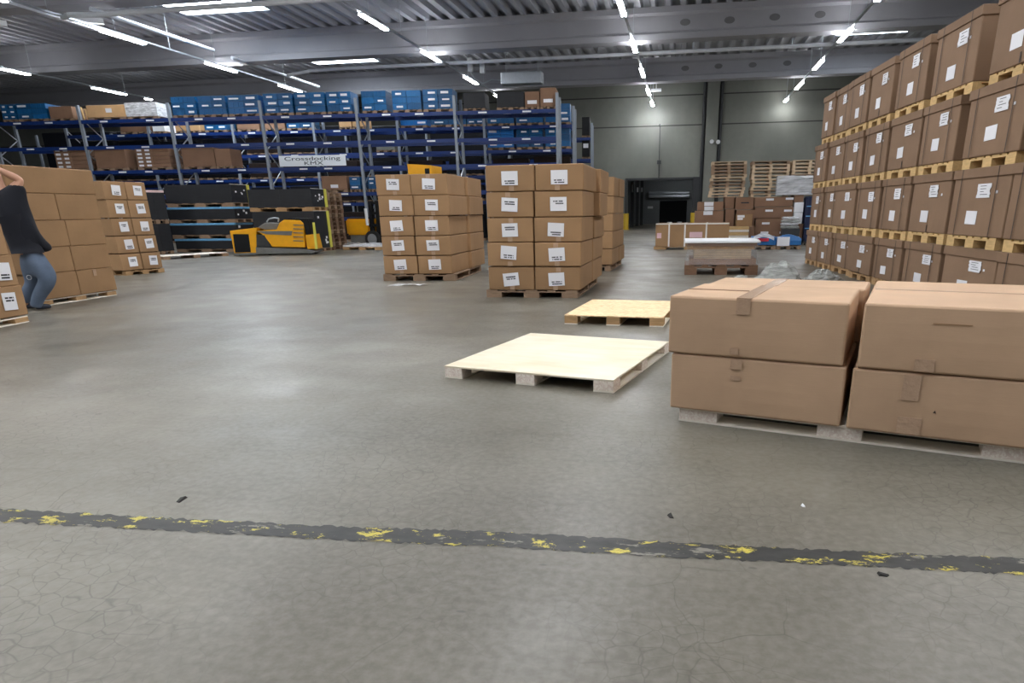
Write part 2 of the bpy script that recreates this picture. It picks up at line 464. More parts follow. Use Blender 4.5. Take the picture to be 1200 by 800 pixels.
# gate opening in the end wall
gl, gr = on_y(735, 240, WALL_Y).x, on_y(811, 240, WALL_Y).x
gt = on_y(772, 211, WALL_Y).z
m = MB()
m.box(-70, gl, WALL_Y, WALL_Y + .3, 0, 9.2).box(gr, 45, WALL_Y, WALL_Y + .3, 0, 9.2).box(gl, gr, WALL_Y, WALL_Y + .3, gt, 9.2)
struct(m.obj('wall_back', WALL))
zs = on_y(760, 148, WALL_Y).z
zs2 = on_y(760, 113, WALL_Y).z
colx0, colx1 = on_y(827, 150, WALL_Y).x, on_y(841, 150, WALL_Y).x
m = MB()
for zz in (zs, zs2):
    m.box(-70, colx0 - .2, WALL_Y - .012, WALL_Y, zz - .035, zz + .035); m.box(colx1 + .2, 45, WALL_Y - .012, WALL_Y, zz - .035, zz + .035)
struct(m.obj('trim_1', SEAM))
struct(MB().box(colx0, colx1, WALL_Y - .35, WALL_Y, 0, Z_DECK).obj('wall_column', WALL))
for i, x in enumerate((colx0, colx1)):
    o = MB().tube((x + (-.14 if i == 0 else .14), WALL_Y - .14, 0), (x + (-.14 if i == 0 else .14), WALL_Y - .14, Z_DECK), .11, 10).obj('downpipe', GUTTER)
    tag(o, ['dark downpipe on the left edge of the wall column', 'dark downpipe on the right edge of the wall column'][i], 'pipe', 'downpipes')
# roof deck: trapezoid sheet running front to back
m = MB(); bm = m.bm; p = .58; x = -62.0; prof = []
while x < 42:
    prof += [(x, Z_DECK), (x + .19, Z_DECK), (x + .25, Z_DECK + .2), (x + .52, Z_DECK + .2)]; x += p
rows = [[bm.verts.new((a, y, b)) for a, b in prof] for y in (-14, B0Y, B1Y, B2Y, WALL_Y + .3)]
for r0, r1 in zip(rows[:-1], rows[1:]):
    for i in range(len(prof) - 1): bm.faces.new((r0[i], r0[i + 1], r1[i + 1], r1[i]))
struct(m.obj('ceiling', DECK))
# precast beams
def beam(y, name, px_line, px_bot):
    zl = on_y(*px_line, y).z; zb = on_y(*px_bot, y - .12).z
    prof = [(y - .12, zb), (y - .12, zl - .03), (y, zl), (y + .02, zl + .05), (y, zl + .09), (y, Z_DECK - .28), (y - .16, Z_DECK - .2), (y - .16, Z_DECK),
            (y + .66, Z_DECK), (y + .66, Z_DECK - .2), (y + .5, Z_DECK - .28), (y + .5, zl), (y + .62, zl - .03), (y + .62, zb)]
    return struct(MB().prism(prof, 'x', -62, 42).obj(name, BEAM))
beam(B0Y, 'ceiling_beam', (0, 6), (0, 10.5))
beam(B1Y, 'ceiling_beam', (480, 55.2), (480, 62))
beam(B2Y, 'ceiling_beam', (720, 92.2), (720, 97.5))
m = MB()
for pts, y in ((((803, 26), (855, 23.5), (908, 20), (961, 17), (118, 46), (160, 44)), B1Y), (((803, 80), (842, 77.5), (882, 76), (922.5, 74)), B2Y)):
    for q in pts:
        c = on_y(*q, y); m.prism([(c.x + .20 * math.cos(2 * PI * i / 20), c.z + .12 * math.sin(2 * PI * i / 20)) for i in range(20)], 'y', y - .012, y + .01)
struct(m.obj('ceiling_beam_hole', BEAM_DK))
# skylights: glowing daylight panels let into the deck
def skylight(i, x0, x1, y0, y1):
    o = thing('skylight', ['long skylight panel over the left aisle, nearest the camera', 'skylight panel above the middle of the racks, beyond the first beam', 'skylight panel over the big box wall on the right'][i], 'skylight', ((x0 + x1) / 2, (y0 + y1) / 2, Z_DECK - .05), 0, 'roof skylights')
    w, d = (x1 - x0) / 2, (y1 - y0) / 2
    MB().box(-w, w, -d, d, 0, .03).obj('diffuser', SKY, o)
    MB().box(-w - .06, w + .06, -d - .06, -d, -.03, .05).box(-w - .06, w + .06, d, d + .06, -.03, .05).box(-w - .06, -w, -d, d, -.03, .05).box(w, w + .06, -d, d, -.03, .05).obj('frame', GALV, o)
skylight(0, -19.55, -16.05, 24.8, 27.1); skylight(1, -19.35, -15.95, 35.3, 36.6); skylight(2, 6.4, 9.45, 35.1, 36.15)

# light strips
ZL = 7.35
strip_names = ['leftmost light strip', 'second light strip from the left', 'middle light strip', 'light strip ending above the gate', 'rightmost light strip']
for si, (x, yend, spec) in enumerate(((-29.6, 36.6, [(28.0, 29.35), (32.8, 34.9), (36.3, 36.7)]), (-20.35, 36.9, None), (-10.7, 40.4, None), (-2.3, 46.0, None), (5.64, 46.3, None))):
    nm = strip_names[si]
    y0 = -8.0 if si in (1, 2, 3, 4) else 8.0
    r = thing('light_strip_rail', f'thin suspended steel rail of the {nm}', 'light rail', (x, 0, ZL), 0, 'light strip rails')
    MB().box(-.04, .04, y0, yend, .05, .11).obj('rail', GALV, r)
    y = 18.7
    while y < yend:
        MB().tube((0, y, .11), (0, y, Z_DECK - ZL), .012, 6).obj('hanger', GALV, r); y += 2.7
    if spec is None:
        spec = []; y = 23.45 - 5.45 * 6
        while y < yend:
            if y > y0 and yend - y > .6: spec.append((y, min(y + 2.0, yend)))
            if y > y0 and y < 9: spec.append((y + 2.72, y + 4.72))  # extra unseen lamps, added between the regular ones to brighten the foreground
            y += 5.45
    if si == 3: spec.append((44.3, 46.0))
    for k, (a, b) in enumerate(spec):
        vis = len(spec) - k
        far = 'far end' if vis == 1 else NTH[vis - 1] + ' from its far end'
        o = thing('ceiling_lamp', f'white tube lamp on the {nm}, {far}', 'lamp', (x, (a + b) / 2, ZL), 0, 'ceiling lamps')
        L = (b - a) / 2
        MB().box(-.085, .085, -L, L, -.03, .012).bevel(.01).obj('diffuser', LAMP, o)
        MB().box(-.06, .06, -L, L, .0125, .05).obj('housing', WHITE, o)

# pipes under the roof
ZP = 7.5
def pipe(pts, r, label, name='ceiling_pipe', mat=PIPEW, group='pipes under the roof'):
    o = tag(MB().path(pts, r).obj(name, mat, smooth=False), label, 'pipe', group); return o
r = pipe([(-19.0, 32.9, ZP), (-17.4, 32.2, ZP), (-16.2, 32.05, ZP), (42, 32.05, ZP)], .075, 'bright steel pipe crossing the roof beyond the first beam')
m = MB()
for x in range(-12, 10, 4): m.tube((x, 32.05, ZP), (x, 32.05, Z_DECK), .012, 6)
m.obj('hanger', GALV, r)
pipe([(-12.5, 31.6, ZP + .28), (42, 31.6, ZP + .28)], .02, 'thin conduit running beside the long bright roof pipe')
pipe([(-20.4, 22.0, 7.4), (-19.9, 21.75, 7.4), (-19.0, 21.7, 7.34), (42, 21.7, 7.34)], .08, 'bright steel pipe crossing the roof in front of the nearest skylight')
pipe([(-19.3, 22.0, 7.6), (-19.3, 28.0, 7.6)], .07, 'steel pipe along the roof left of the nearest skylight')
pipe([(-19.45, 29.4, 7.6), (-19.45, 36.6, 7.6)], .07, 'steel pipe along the roof left of the far skylight')
pipe([(-21.12, 20.8, 7.6), (-21.12, 24.4, 7.6)], .06, 'short steel pipe above the second light strip')
tag(MB().bar((-21.1, 22.9, 7.65), (-20.3, 23.6, 7.65), .16, .16).obj('ceiling_duct_elbow', WHITE), 'short white duct joint beside the second light strip', 'duct')
tag(MB().bar((-24.6, 22.6, 7.7), (-23.9, 23.3, 7.7), .16, .16).obj('ceiling_duct_elbow', WHITE), 'small white duct joint near the top left corner', 'duct')
# ceiling heater with hoses
c = on_y(612, 93, 33.5)
h = thing('ceiling_heater', 'grey box heater hanging from the roof above the racks', 'heater', c)
MB().box(-.95, .95, -.3, .3, -.22, .28).bevel(.03).obj('housing', GALV, h)
MB().tube((.75, 0, .28), (.75, 0, Z_DECK - c.z), .015, 6).tube((-.75, 0, .28), (-.75, 0, Z_DECK - c.z), .015, 6).obj('hanger', GALV, h)
hp = [on_y(*q, 33.4) - c for q in ((551, 83), (556, 92), (566, 98), (577, 93), (590, 94))]
MB().path(hp, .03).obj('hose', GALV, h)
for q in ((551, 76), (565, 78)):
    a = on_y(*q, 33.0)
    tag(MB().box(-.1, .1, -.1, .1, -.28, .28).bevel(.02).obj('ceiling_valve', WHITE, None, loc=a), 'small white cylinder on the long roof pipe, ' + ('left' if q[0] < 560 else 'right') + ' of two', 'valve', 'pipe valves')
# small lamp on a rod, pull cord, flood lights on the column
c = on_y(769, 105.5, 45.0)
l = thing('ceiling_sensor', 'small white ceiling sensor on a rod beside the light strip end', 'sensor', c)
MB().box(-.3, .3, -.12, .12, -.07, .06).obj('housing', WHITE, l); MB().tube((0, 0, .06), (0, 0, Z_DECK - c.z), .02, 6).obj('rod', WHITE, l)
c = on_y(773.5, 147, WALL_Y - .5)
l = thing('pull_cord_switch', 'dark pull cord with switch block hanging down the wall above the gate', 'switch', (c.x, WALL_Y - .35, 0))
MB().tube((0, 0, gt + .1), (0, 0, c.z), .025, 6).obj('hanging_cord', GUTTER, l)
MB().box(-.12, .12, -.1, .1, on_y(772, 190, WALL_Y - .3).z - .12, on_y(772, 190, WALL_Y - .3).z + .1).obj('switch_block', GUTTER, l)
MB().bar((0, .3, c.z), (0, -.55, c.z + .02), .06, .06).obj('bracket', GUTTER, l)
for i, q in enumerate(((834, 165), (841.5, 165.5))):
    c = on_y(*q, WALL_Y - .4)
    o = thing('wall_flood_light', ['small white flood light on the wall column, left one', 'small white flood light on the wall column, right one'][i], 'lamp', c, 0, 'wall flood lights')
    MB().tube((0, -.16, -.05), (0, .05, .02), .13, 12, .07).obj('lamp_head', WHITE, o)
# gate frame, bollards and the passage behind
m = MB(); f = .14
m.box(gl - f, gl, WALL_Y - .08, WALL_Y + .02, 0, gt + f).box(gr, gr + f * 3, WALL_Y - .3, WALL_Y + .02, 0, gt + f).box(gl, gr, WALL_Y - .08, WALL_Y + .02, gt, gt + f)
struct(m.obj('door_frame_1', GUTTER))
for i, q in enumerate(((733.5, 268.2), (812.5, 262))):
    c = on_y(q[0], 255, WALL_Y - .45)
    o = thing('bollard', ['yellow bollard at the left of the gate', 'yellow bollard at the right of the gate'][i], 'bollard', (c.x, WALL_Y - .55, 0), 0, 'gate bollards')
    MB().tube((0, 0, .02), (0, 0, 1.02), .19, 16).obj('post', BOLLARD, o); MB().box(-.26, .26, -.26, .26, 0, .02).obj('base_plate', BOLLARD, o)
TY = 66.0
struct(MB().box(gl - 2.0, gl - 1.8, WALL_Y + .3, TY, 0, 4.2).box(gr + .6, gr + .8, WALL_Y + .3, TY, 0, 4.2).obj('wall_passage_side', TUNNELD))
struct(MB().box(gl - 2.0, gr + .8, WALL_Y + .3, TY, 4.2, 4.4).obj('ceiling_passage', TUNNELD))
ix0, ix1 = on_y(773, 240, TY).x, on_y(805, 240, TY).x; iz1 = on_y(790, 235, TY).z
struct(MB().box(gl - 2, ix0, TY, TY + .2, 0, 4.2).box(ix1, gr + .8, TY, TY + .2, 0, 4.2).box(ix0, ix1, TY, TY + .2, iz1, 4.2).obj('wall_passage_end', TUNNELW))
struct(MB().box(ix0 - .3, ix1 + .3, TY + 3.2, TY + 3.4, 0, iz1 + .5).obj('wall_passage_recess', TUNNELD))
for i, yy in enumerate((226, 230)):
    a, b = on_y(760.5, yy, TY - .3), on_y(808, yy, TY - .3)
    tag(MB().tube(a, b, .15, 10).obj('passage_pipe', GALV), ['upper pale pipe across the passage end behind the gate', 'lower pale pipe across the passage end behind the gate'][i], 'pipe', 'passage pipes')
for i, px in enumerate((741, 747, 752)):
    c = on_y(px, 240, 54 + 3 * i)
    o = thing('passage_post', f'{NTH[i]} dark post inside the gate, counted from the left', 'post', (c.x, 54 + 3 * i, 0), 0, 'passage posts')
    MB().box(-.12, .12, -.12, .12, 0, 4.2).obj('post', DKMETAL, o)
    for q in ((218, 222) if i == 0 else (222,)): MB().box(-.06, .06, -.135, -.12, on_y(px, q, 54 + 3 * i).z - .2, on_y(px, q, 54 + 3 * i).z + .15).obj('reflector', WHITE, o)
for i, q in enumerate(((785, 251.6), (796.5, 251.4))):
    c = on_y(*q, TY + 1.0)
    tag(MB().tube((0, 0, 0), (0, 0, .14), .3, 14, .2).obj('white_bundle', WHITE, None, loc=(c.x, TY + 1.0, 0)), ['small white bundle on the passage floor, left', 'small white bundle on the passage floor, right'][i], 'bundle', 'white bundles in the passage')
for i, yy in enumerate((54.0, 62.5)):
    o = thing('passage_lamp', ['ceiling lamp in the passage just inside the gate', 'ceiling lamp near the far end of the passage behind the gate'][i], 'lamp', ((gl + gr) / 2 + 1.2, yy, 4.1), 0, 'passage lamps')
    MB().box(-.5, .5, -.06, .06, 0, .04).obj('diffuser', PLAMP, o); MB().box(-.55, .55, -.08, .08, .041, .1).obj('housing', WHITE, o)
c = on_y(762, 243, TY - .05)
tag(MB().box(-.25, .25, -.03, 0, -.1, .1).obj('wall_notice', WHITE, None, loc=c), 'small white notice on the passage end wall', 'notice')

# painted floor line
top = [(0, 596), (200, 607), (400, 617), (600, 624), (800, 636), (1000, 646), (1200, 654)]
bot = [(0, 611), (200, 621), (400, 632), (600, 641), (800, 653), (1000, 662), (1200, 673)]
def lerp_line(pts, u):
    for (a, b), (c, d) in zip(pts[:-1], pts[1:]):
        if u <= c: return b + (d - b) * (u - a) / (c - a)
    return pts[-1][1] + (pts[-1][1] - pts[-2][1]) * (u - 1200) / 200
m = MB(); bm = m.bm; prev = None
for i in range(-70, 460):
    u = i * 5.0
    t = lerp_line(top, max(u, 0)) + min(u, 0) * -.05 * -1 + ru(-1.6, 1.2); b = lerp_line(bot, max(u, 0)) + min(u, 0) * .05 + ru(-1.2, 1.8)
    A, B = on_z(u, t, .0015), on_z(u, b, .0015)
    v = (bm.verts.new(A), bm.verts.new(B))
    if prev: bm.faces.new((prev[0], prev[1], v[1], v[0]))
    prev = v
tag(m.obj('floor_marking', LINE), 'worn black line with yellow paint patches across the concrete floor', 'floor line')
# scraps on the floor
for i, (q, sz, lab) in enumerate((((786, 605), .022, 'small black scrap on the floor just above the painted line'), ((1035, 674), .02, 'small black scrap just below the right end of the painted line'),
                                  ((212, 586), .03, 'thin dark splinter on the floor above the left of the line'), ((941, 593), .012, 'tiny pale crumb on the floor below the front boxes'))):
    c = on_z(*q)
    m = MB(); m.hexa([(-sz, -sz * .3, 0), (sz, -sz * .5, 0), (sz * .7, sz * .5, 0), (-sz * .6, sz * .4, 0)], [(-sz * .8, -sz * .2, .006), (sz * .8, -sz * .3, .01), (sz * .5, sz * .3, .008), (-sz * .5, sz * .3, .004)])
    tag(m.obj('floor_scrap', MARKER if i != 3 else WHITE, None, loc=c, ang=ru(0, 3)), lab, 'scrap', 'floor scraps')
c = on_z(478, 334.5)
m = MB(); bm = m.bm
g = [[bm.verts.new((.30 * (i - 3) / 3 + ru(-.03, .03), .12 * (j - 1.5) / 1.5 + ru(-.03, .03), .004 + ru(0, .03))) for j in range(4)] for i in range(7)]
for i in range(6):
    for j in range(3): bm.faces.new((g[i][j], g[i + 1][j], g[i + 1][j + 1], g[i][j + 1]))
tag(m.obj('crumpled_film_scrap', FILM_W, None, loc=c), 'crumpled white film scrap on the floor before the left middle stack', 'scrap')

# ================================================================== FOREGROUND STACK
FG = floor_face((794.4, 493.2), (1200, 544.4))
fp_w = 1.80
deck_pallet(FG, 0, fp_w, .015, 1.22, .086, 'pale chipboard block pallet under the four big plain boxes at right front', WOOD_W, CHIP, WOOD_W, 'width', .229, .16)
def fg_box(s0, s1, d0, d1, z0, z1, label, tapes=True, seam='depth', tilt=0):
    o = carton(FG, s0, s1, d0, d1, z0, z1, label, 'plain boxes on the front pallet', CARD_FG, bulge=.008, tilt=tilt)
    w, d, h = s1 - s0, d1 - d0, z1 - z0
    return o, w, d, h
zb, zm, zt = .087, .418, .744
o, w, d, h = fg_box(-0.048, 0.900, -0.024, 0.672, zb, zm - .004, 'plain brown box, lower left of the front pallet')
tape_strip(o, w * .40, h - .06, h - .005, .065, -.012)
MB().box(w * .37, w * .43, -.0115, -.0095, h * .62, h * .7).obj('packing_tape', TAPE, o)
o, w, d, h = fg_box(-0.068, 0.880, -0.032, 0.664, zm, zt, 'plain brown box with taped top, upper left of the front pallet')
tape_strip(o, w * .44, h - .085, h + .001, .075, -.010)
MB().box(w * .44 - .04, w * .44 + .04, 0, d, h, h + .0025).obj('packing_tape', TAPE, o)
MB().box(w * .38, w * .43, -.011, -.009, h * .06, h * .16).obj('packing_tape', TAPE, o)
MB().box(.01, w * .44 - .045, d * .49, d * .5, h - .001, h + .004).obj('flap_edge', CARD_DK, o)
o, w, d, h = fg_box(0.932, 1.864, -0.032, 0.624, zb, zm - .003, 'plain brown box with a small tear, lower right of the front pallet')
tape_strip(o, w * .315, .012, .1, .11, -.008); tape_strip(o, w * .3, h - .14, h - .01, .08, -.0105)
MB().hexa([(w * .42, -.0115, h * .42), (w * .437, -.0115, h * .412), (w * .43, -.0115, h * .46)], [(w * .42, -.013, h * .42), (w * .437, -.013, h * .412), (w * .43, -.013, h * .46)]).obj('tear', STRAP, o)
o, w, d, h = fg_box(0.948, 1.872, -0.040, 0.624, zm + .002, zt + .005, 'plain brown box with taped top, upper right of the front pallet')
tape_strip(o, w * .33, .01, .07, .09, -.008)
MB().box(w * .34, w * .52, -.0095, -.008, h - .085, h - .08).obj('scuff', CARD, o)
o, w, d, h = fg_box(-0.040, 0.896, 0.696, 1.176, zb, zm, 'plain brown box, lower left at the back of the front pallet')
o, w, d, h = fg_box(-0.048, 0.912, 0.688, 1.168, zm + .002, zt - .004, 'plain brown box, upper left at the back of the front pallet')
MB().box(w * .42 - .04, w * .42 + .04, 0, d, h, h + .0025).obj('packing_tape', TAPE, o)
o, w, d, h = fg_box(0.936, 1.864, 0.648, 1.200, zb, zm, 'plain brown box, lower right at the back of the front pallet')
o, w, d, h = fg_box(0.944, 1.872, 0.640, 1.200, zm + .002, zt + .001, 'plain brown box, upper right at the back of the front pallet')
MB().box(.02, w - .02, -.018, .04, h, h + .0025).obj('packing_tape', TAPE, o)
# film heap behind
c = on_z(922, 334)
def heap(q, r, hh, label):
    c = on_z(*q); m = MB(); bm = m.bm
    n = 14; rows = []
    for i in range(6):
        k = 1 - i / 5.6; rows.append([bm.verts.new((math.cos(2 * PI * j / n) * r * (k ** .6) * ru(.85, 1.15), math.sin(2 * PI * j / n) * r * .7 * (k ** .6) * ru(.85, 1.15), max(0, hh * i / 5 * ru(.8, 1.1)))) for j in range(n)])
    for a, b in zip(rows[:-1], rows[1:]):
        for j in range(n): bm.faces.new((a[j], a[(j + 1) % n], b[(j + 1) % n], b[j]))
    bm.faces.new(rows[-1])
    o = tag(m.obj('film_heap', FILM_HEAP, None, loc=c), label, 'plastic film', 'heaps of plastic film'); return o
heap((911, 336), .46, .38, 'tallest heap of crumpled clear film behind the front boxes')
heap((868, 338), .26, .2, 'low left heap of crumpled clear film behind the front boxes')
heap((962, 333), .38, .24, 'right heap of crumpled clear film beside the big box wall')

# ================================================================== BARE PALLETS
def fit_face(x, y, a): return Face((x, y), (x + math.cos(a), y + math.sin(a)))
K = .8
PL = fit_face(-2.219 * K, 5.964 * K, -.229)
deck_pallet(PL, 0, 1.708 * K, 0, 1.898 * K, .094, 'empty pallet with pale plywood top on the open floor', PLY, CHIP, WOOD_W, 'depth', .15, .15)
OB = fit_face(-1.619 * K, 9.23 * K, -.096)
deck_pallet(OB, 0, 1.384 * K, 0, 1.745 * K, .105, 'empty pallet with strand board top beyond the plywood pallet', OSB, WOOD, WOOD_W, 'depth', .15, .15)

# ================================================================== LABELLED CARTON STACKS
def labelled_stack(fc, levels, side, far, who, dleft=None, rolls=None, seed=1):
    """levels: (ytop, ybot, x_left0, x_left1, x_right0, x_right1) in survey pixels, top level first"""
    random.seed(seed)
    n = len(levels); out = []
    for i, (yt, yb, a0, a1, b0, b1) in enumerate(levels):
        ym = (yt + yb) / 2; lev = n - 1 - i
        lname = 'top' if i == 0 else ORD[lev]
        z1 = fc.z((a1 + b0) / 2, yt); z0 = fc.z((a1 + b0) / 2, yb) + (.003 if True else 0)
        sb1 = fc.s(b1, ym)
        dd = max(.75, min(1.3, fc.depth(side[i][0], side[i][1], sb1)))
        j = ru(-.012, .012)
        for k, (x0, x1) in enumerate(((a0, a1), (b0, b1))):
            s0, s1 = fc.s(x0, ym), fc.s(x1, ym)
            dk = dd if k == 1 else min(dd, .95)
            o = carton(fc, s0, s1, j, dk + j, z0, z1, f'labelled brown carton, {lname} layer, front {"left" if k == 0 else "right"} of {who}', 'cartons of ' + who)
            w, h = s1 - s0, z1 - z0
            rr = (rolls or {}).get((i, k), (ru(-.07, .07), 'low' if rnd() < .6 else 'high', .5, .52))
            slip(o, w * rr[2], h * rr[3], .235 if w > .5 else w * .36, .185 if h > .27 else h * .58, -.015, rr[0], rr[1])
            if rnd() < .7: tape_strip(o, w * .5 + ru(-.03, .03), .004, h * .2, .07, -.0115)
            if rnd() < .4: tape_strip(o, w * .5 + ru(-.03, .03), h * .8, h - .004, .07, -.0115)
        if far and far[i]:
            fx0, fx1, d0 = far[i]
            d0 = dd + d0
            s1 = fc.s(fx0, ym, d0); s0 = s1 - (fc.s(b1, ym) - fc.s(b0, ym))
            d1 = max(d0 + .6, min(d0 + 1.2, fc.depth(fx1, ym, s1)))
            carton(fc, s0, s1, d0, d1, z0, z1, f'brown carton, {lname} layer, back right of {who}', 'cartons of ' + who)
MID = floor_face((572, 348.3), (676.5, 349.3))
zz = MID.z(626, 340)
labelled_stack(MID, [(192.6, 223.9, 569.2, 626.2, 627.5, 684), (224.3, 254.5, 570.1, 624.8, 626.6, 682.9), (254.9, 283.7, 571, 624.6, 626.0, 681.7), (284.2, 312, 571.5, 625.3, 627, 681), (312.8, 340, 572.6, 625.9, 627, 680)],
               [(701.75, 208), (695.9, 240), (694.8, 268), (694.1, 297), (693.9, 325)],
               [(704.3, 713.4, .05), (703.3, 711.6, .05), (696.6, 709, .05), (694.9, 710, .05), (694.5, 705.6, .04)], 'the tall middle stack',
               rolls={(0, 0): (0, 'low', .5, .5), (0, 1): (0, 'low', .5, .5), (1, 0): (.06, 'high', .5, .5), (1, 1): (0, 'high', .5, .5), (2, 0): (-.02, 'high', .5, .5), (2, 1): (.05, 'low', .46, .5),
                      (3, 0): (.08, 'low', .47, .58), (3, 1): (-.05, 'low', .48, .5), (4, 0): (-.09, 'high', .5, .46), (4, 1): (-.05, 'low', .48, .48)}, seed=3)
pallet(MID, -.02, MID.s(676.5, 348), .0, 2.2, 0, zz, 'wooden pallet under the tall middle stack', 'pallets under carton stacks', WOOD_OLD)
ST2 = floor_face((451, 329.2), (534, 329.0))
zz = ST2.z(488, 321.2)
labelled_stack(ST2, [(204, 228.8, 440.3, 480.6, 481.2, 523.75), (229, 252.9, 443.7, 484.5, 485.3, 527.1), (253.4, 276.3, 445.6, 484.5, 485.9, 526.4), (276.7, 299.2, 447.8, 485.6, 487.4, 528), (299.8, 321, 449.7, 489, 490.2, 529.4)],
               [(546.6, 216), (550, 240), (550, 264), (551.5, 287), (552.8, 308)],
               [(547.7, 568.75, .02), (550.5, 566, .01), (550.4, 569.7, .01), (551.9, 570, .01), (553.2, 570.6, .01)], 'the left middle stack', seed=5)
pallet(ST2, -.02, ST2.s(534, 328), .0, 2.15, 0, zz, 'dark wooden pallet under the left middle stack', 'pallets under carton stacks', WOOD_OLD)
# stack half hidden behind the tall middle stack: only its right column and right side show
f0 = on_z(715, 317.7); f1 = on_z(728.5, 309)
v = (f1 - f0); v.z = 0; v.normalize(); uu = Vector((v.y, -v.x, 0))
ST3 = Face(f0 - uu * 1.45, f0)
for i, (yt, yb, xr) in enumerate(((207, 229.7, 719.6), (229.9, 250, 719.4), (250.3, 271, 718.3), (271.4, 291.6, 717.8), (292, 310.5, 717.4))):
    ym = (yt + yb) / 2; s1 = ST3.s(xr, ym); z1, z0 = ST3.z(xr, yt), ST3.z(xr, yb) + .003
    ln = 'top' if i == 0 else ORD[4 - i]
    d = ST3.depth(725.2, ym, s1); d2 = ST3.depth(731, ym, s1)
    d = max(.7, min(1.3, d)); d2 = max(d + .6, min(d + 1.2, d2))
    carton(ST3, s1 - .68, s1, 0, d - .02, z0, z1, f'brown carton, {ln} layer, near side of the half hidden stack', 'cartons of the half hidden stack')
    carton(ST3, s1 - .68, s1 + ru(-.03, .02), d, d2, z0, z1, f'brown carton, {ln} layer, far side of the half hidden stack', 'cartons of the half hidden stack')
pallet(ST3, .75, 1.45, .02, 2.0, 0, ST3.z(716, 311), 'wooden pallet under the half hidden carton stack', 'pallets under carton stacks', WOOD_OLD)

# left stack with white labels (third from the left edge)
L3 = floor_face((148.5, 322.8), (192.8, 318.7))
levels = [(213.0, 234.2, 120.75, 147.3, 147.9, 171), (234.5, 255.3, 126.5, 150.8, 151.3, 175.4), (255.8, 275.8, 132, 155.4, 156.2, 179.8), (276.2, 296, 137, 161.6, 162.6, 184.5), (296.6, 315.6, 141.75, 166.2, 167.2, 189.5)]
for i, (yt, yb, a0, a1, b0, b1) in enumerate(levels):
    ym = (yt + yb) / 2; ln = 'top' if i == 0 else ORD[4 - i]
    z1, z0 = L3.z(a1, yt), L3.z(a1, yb) + .003
    for k, (x0, x1) in enumerate(((a0, a1), (b0, b1))):
        s0, s1 = L3.s(x0, ym), L3.s(x1, ym)
        o = carton(L3, s0, s1, 0, .8, z0, z1, f'labelled brown carton, {ln} layer, {"left" if k == 0 else "right"} column of the left labelled stack', 'cartons of the left labelled stack')
        slip(o, (s1 - s0) * .55, (z1 - z0) * .52, .19, .2, -.015, ru(-.06, .06), 'high' if (i + k) % 3 else 'low')
zz = L3.z(166, 316.2)
pallet(L3, 0, L3.s(193, 318), .0, .85, 0, zz, 'wooden pallet under the left labelled stack', 'pallets under carton stacks', WOOD)

# plain stack behind the person
L2 = floor_face((53, 358.8), (138.6, 345.6))
xr = [(108.2, 199.7), (112.4, 228.3), (119, 257.2), (125, 285.9), (131.6, 312.9), (138.2, 339.4)]
zl = [L2.z(*q) for q in xr]
seams = [None, (68, 200 + 44), (79, 271), (84.5, 301), (92, 330)]
for i in range(5):
    ln = 'top' if i == 0 else ORD[4 - i]
    q0, q1 = xr[i], xr[i + 1]
    s1 = L2.s((q0[0] + q1[0]) / 2, (q0[1] + q1[1]) / 2)
    s0 = L2.s(43, 343) - .0 if i == 4 else L2.s([6, 12, 22, 32][i], [208, 240, 275, 310][i])
    s0 = max(-.12, s0) if i else s0
    z1, z0 = zl[i], zl[i + 1] + .003
    parts = [(s0, s1)] if seams[i] is None else [(s0, L2.s(*seams[i]) - .004), (L2.s(*seams[i]) + .004, s1)]
    for k, (a, b) in enumerate(parts):
        o = carton(L2, a, b, 0, .9, z0, z1, f'large plain brown carton, {ln} layer' + ('' if len(parts) == 1 else (', left half' if k == 0 else ', right half')) + ' of the stack behind the person', 'plain cartons behind the person')
        if i == 4 and k == 1: tape_strip(o, (b - a) * .45, (z1 - z0) * .72, z1 - z0 - .004, .06)
deck_pallet(L2, -.02, L2.s(138.4, 345.7), .02, .9, zl[5], 'pale block pallet under the plain stack behind the person', WOOD_W, WOOD, WOOD_W, 'width', .19, .16)

# stack cut by the left edge of the frame
p1, p2 = on_z(0, 375.2, .105), on_z(33.5, 369, .105)
c0 = on_z(34.5, 377.0); uu = (p2 - p1).normalized()
L1 = Face(c0 - uu * 1.3, c0)
W1 = L1.len
rights = [(-1, 262), (12.5, 298.5), (22.8, 333.8), (35.2, 367.9)]
for i in range(3):
    q0, q1 = rights[i], rights[i + 1]
    s1 = L1.s((q0[0] + q1[0]) / 2 + .5, (q0[1] + q1[1]) / 2)
    z1, z0 = L1.z(*q0), L1.z(*q1) + .003
    ln = [ORD[2], ORD[1], ORD[0]][i]
    o = carton(L1, s1 - .72, s1, 0, .8, z0, z1, f'labelled brown carton, {ln} layer of the stack cut off at the left edge', 'cartons at the left edge')
    if i > 0:
        lx = L1.s(*[(3, 318), (10, 353)][i - 1]) - (s1 - .72)
        slip(o, lx, L1.z(*[(3, 318), (10, 353)][i - 1]) - z0, .19, .2, -.015, .05, 'low' if i == 1 else 'high')
    o2 = carton(L1, s1 - 1.47, s1 - .745, 0, .8, z0, z1, f'brown carton, {ln} layer, outside column of the left edge stack', 'cartons at the left edge') if i == 2 else None
deck_pallet(L1, W1 - 1.42, W1, .0, .82, L1.z(34, 369.2), 'pale block pallet under the stack at the left edge', WOOD_W, WOOD, WOOD_W, 'width', .2, .16)

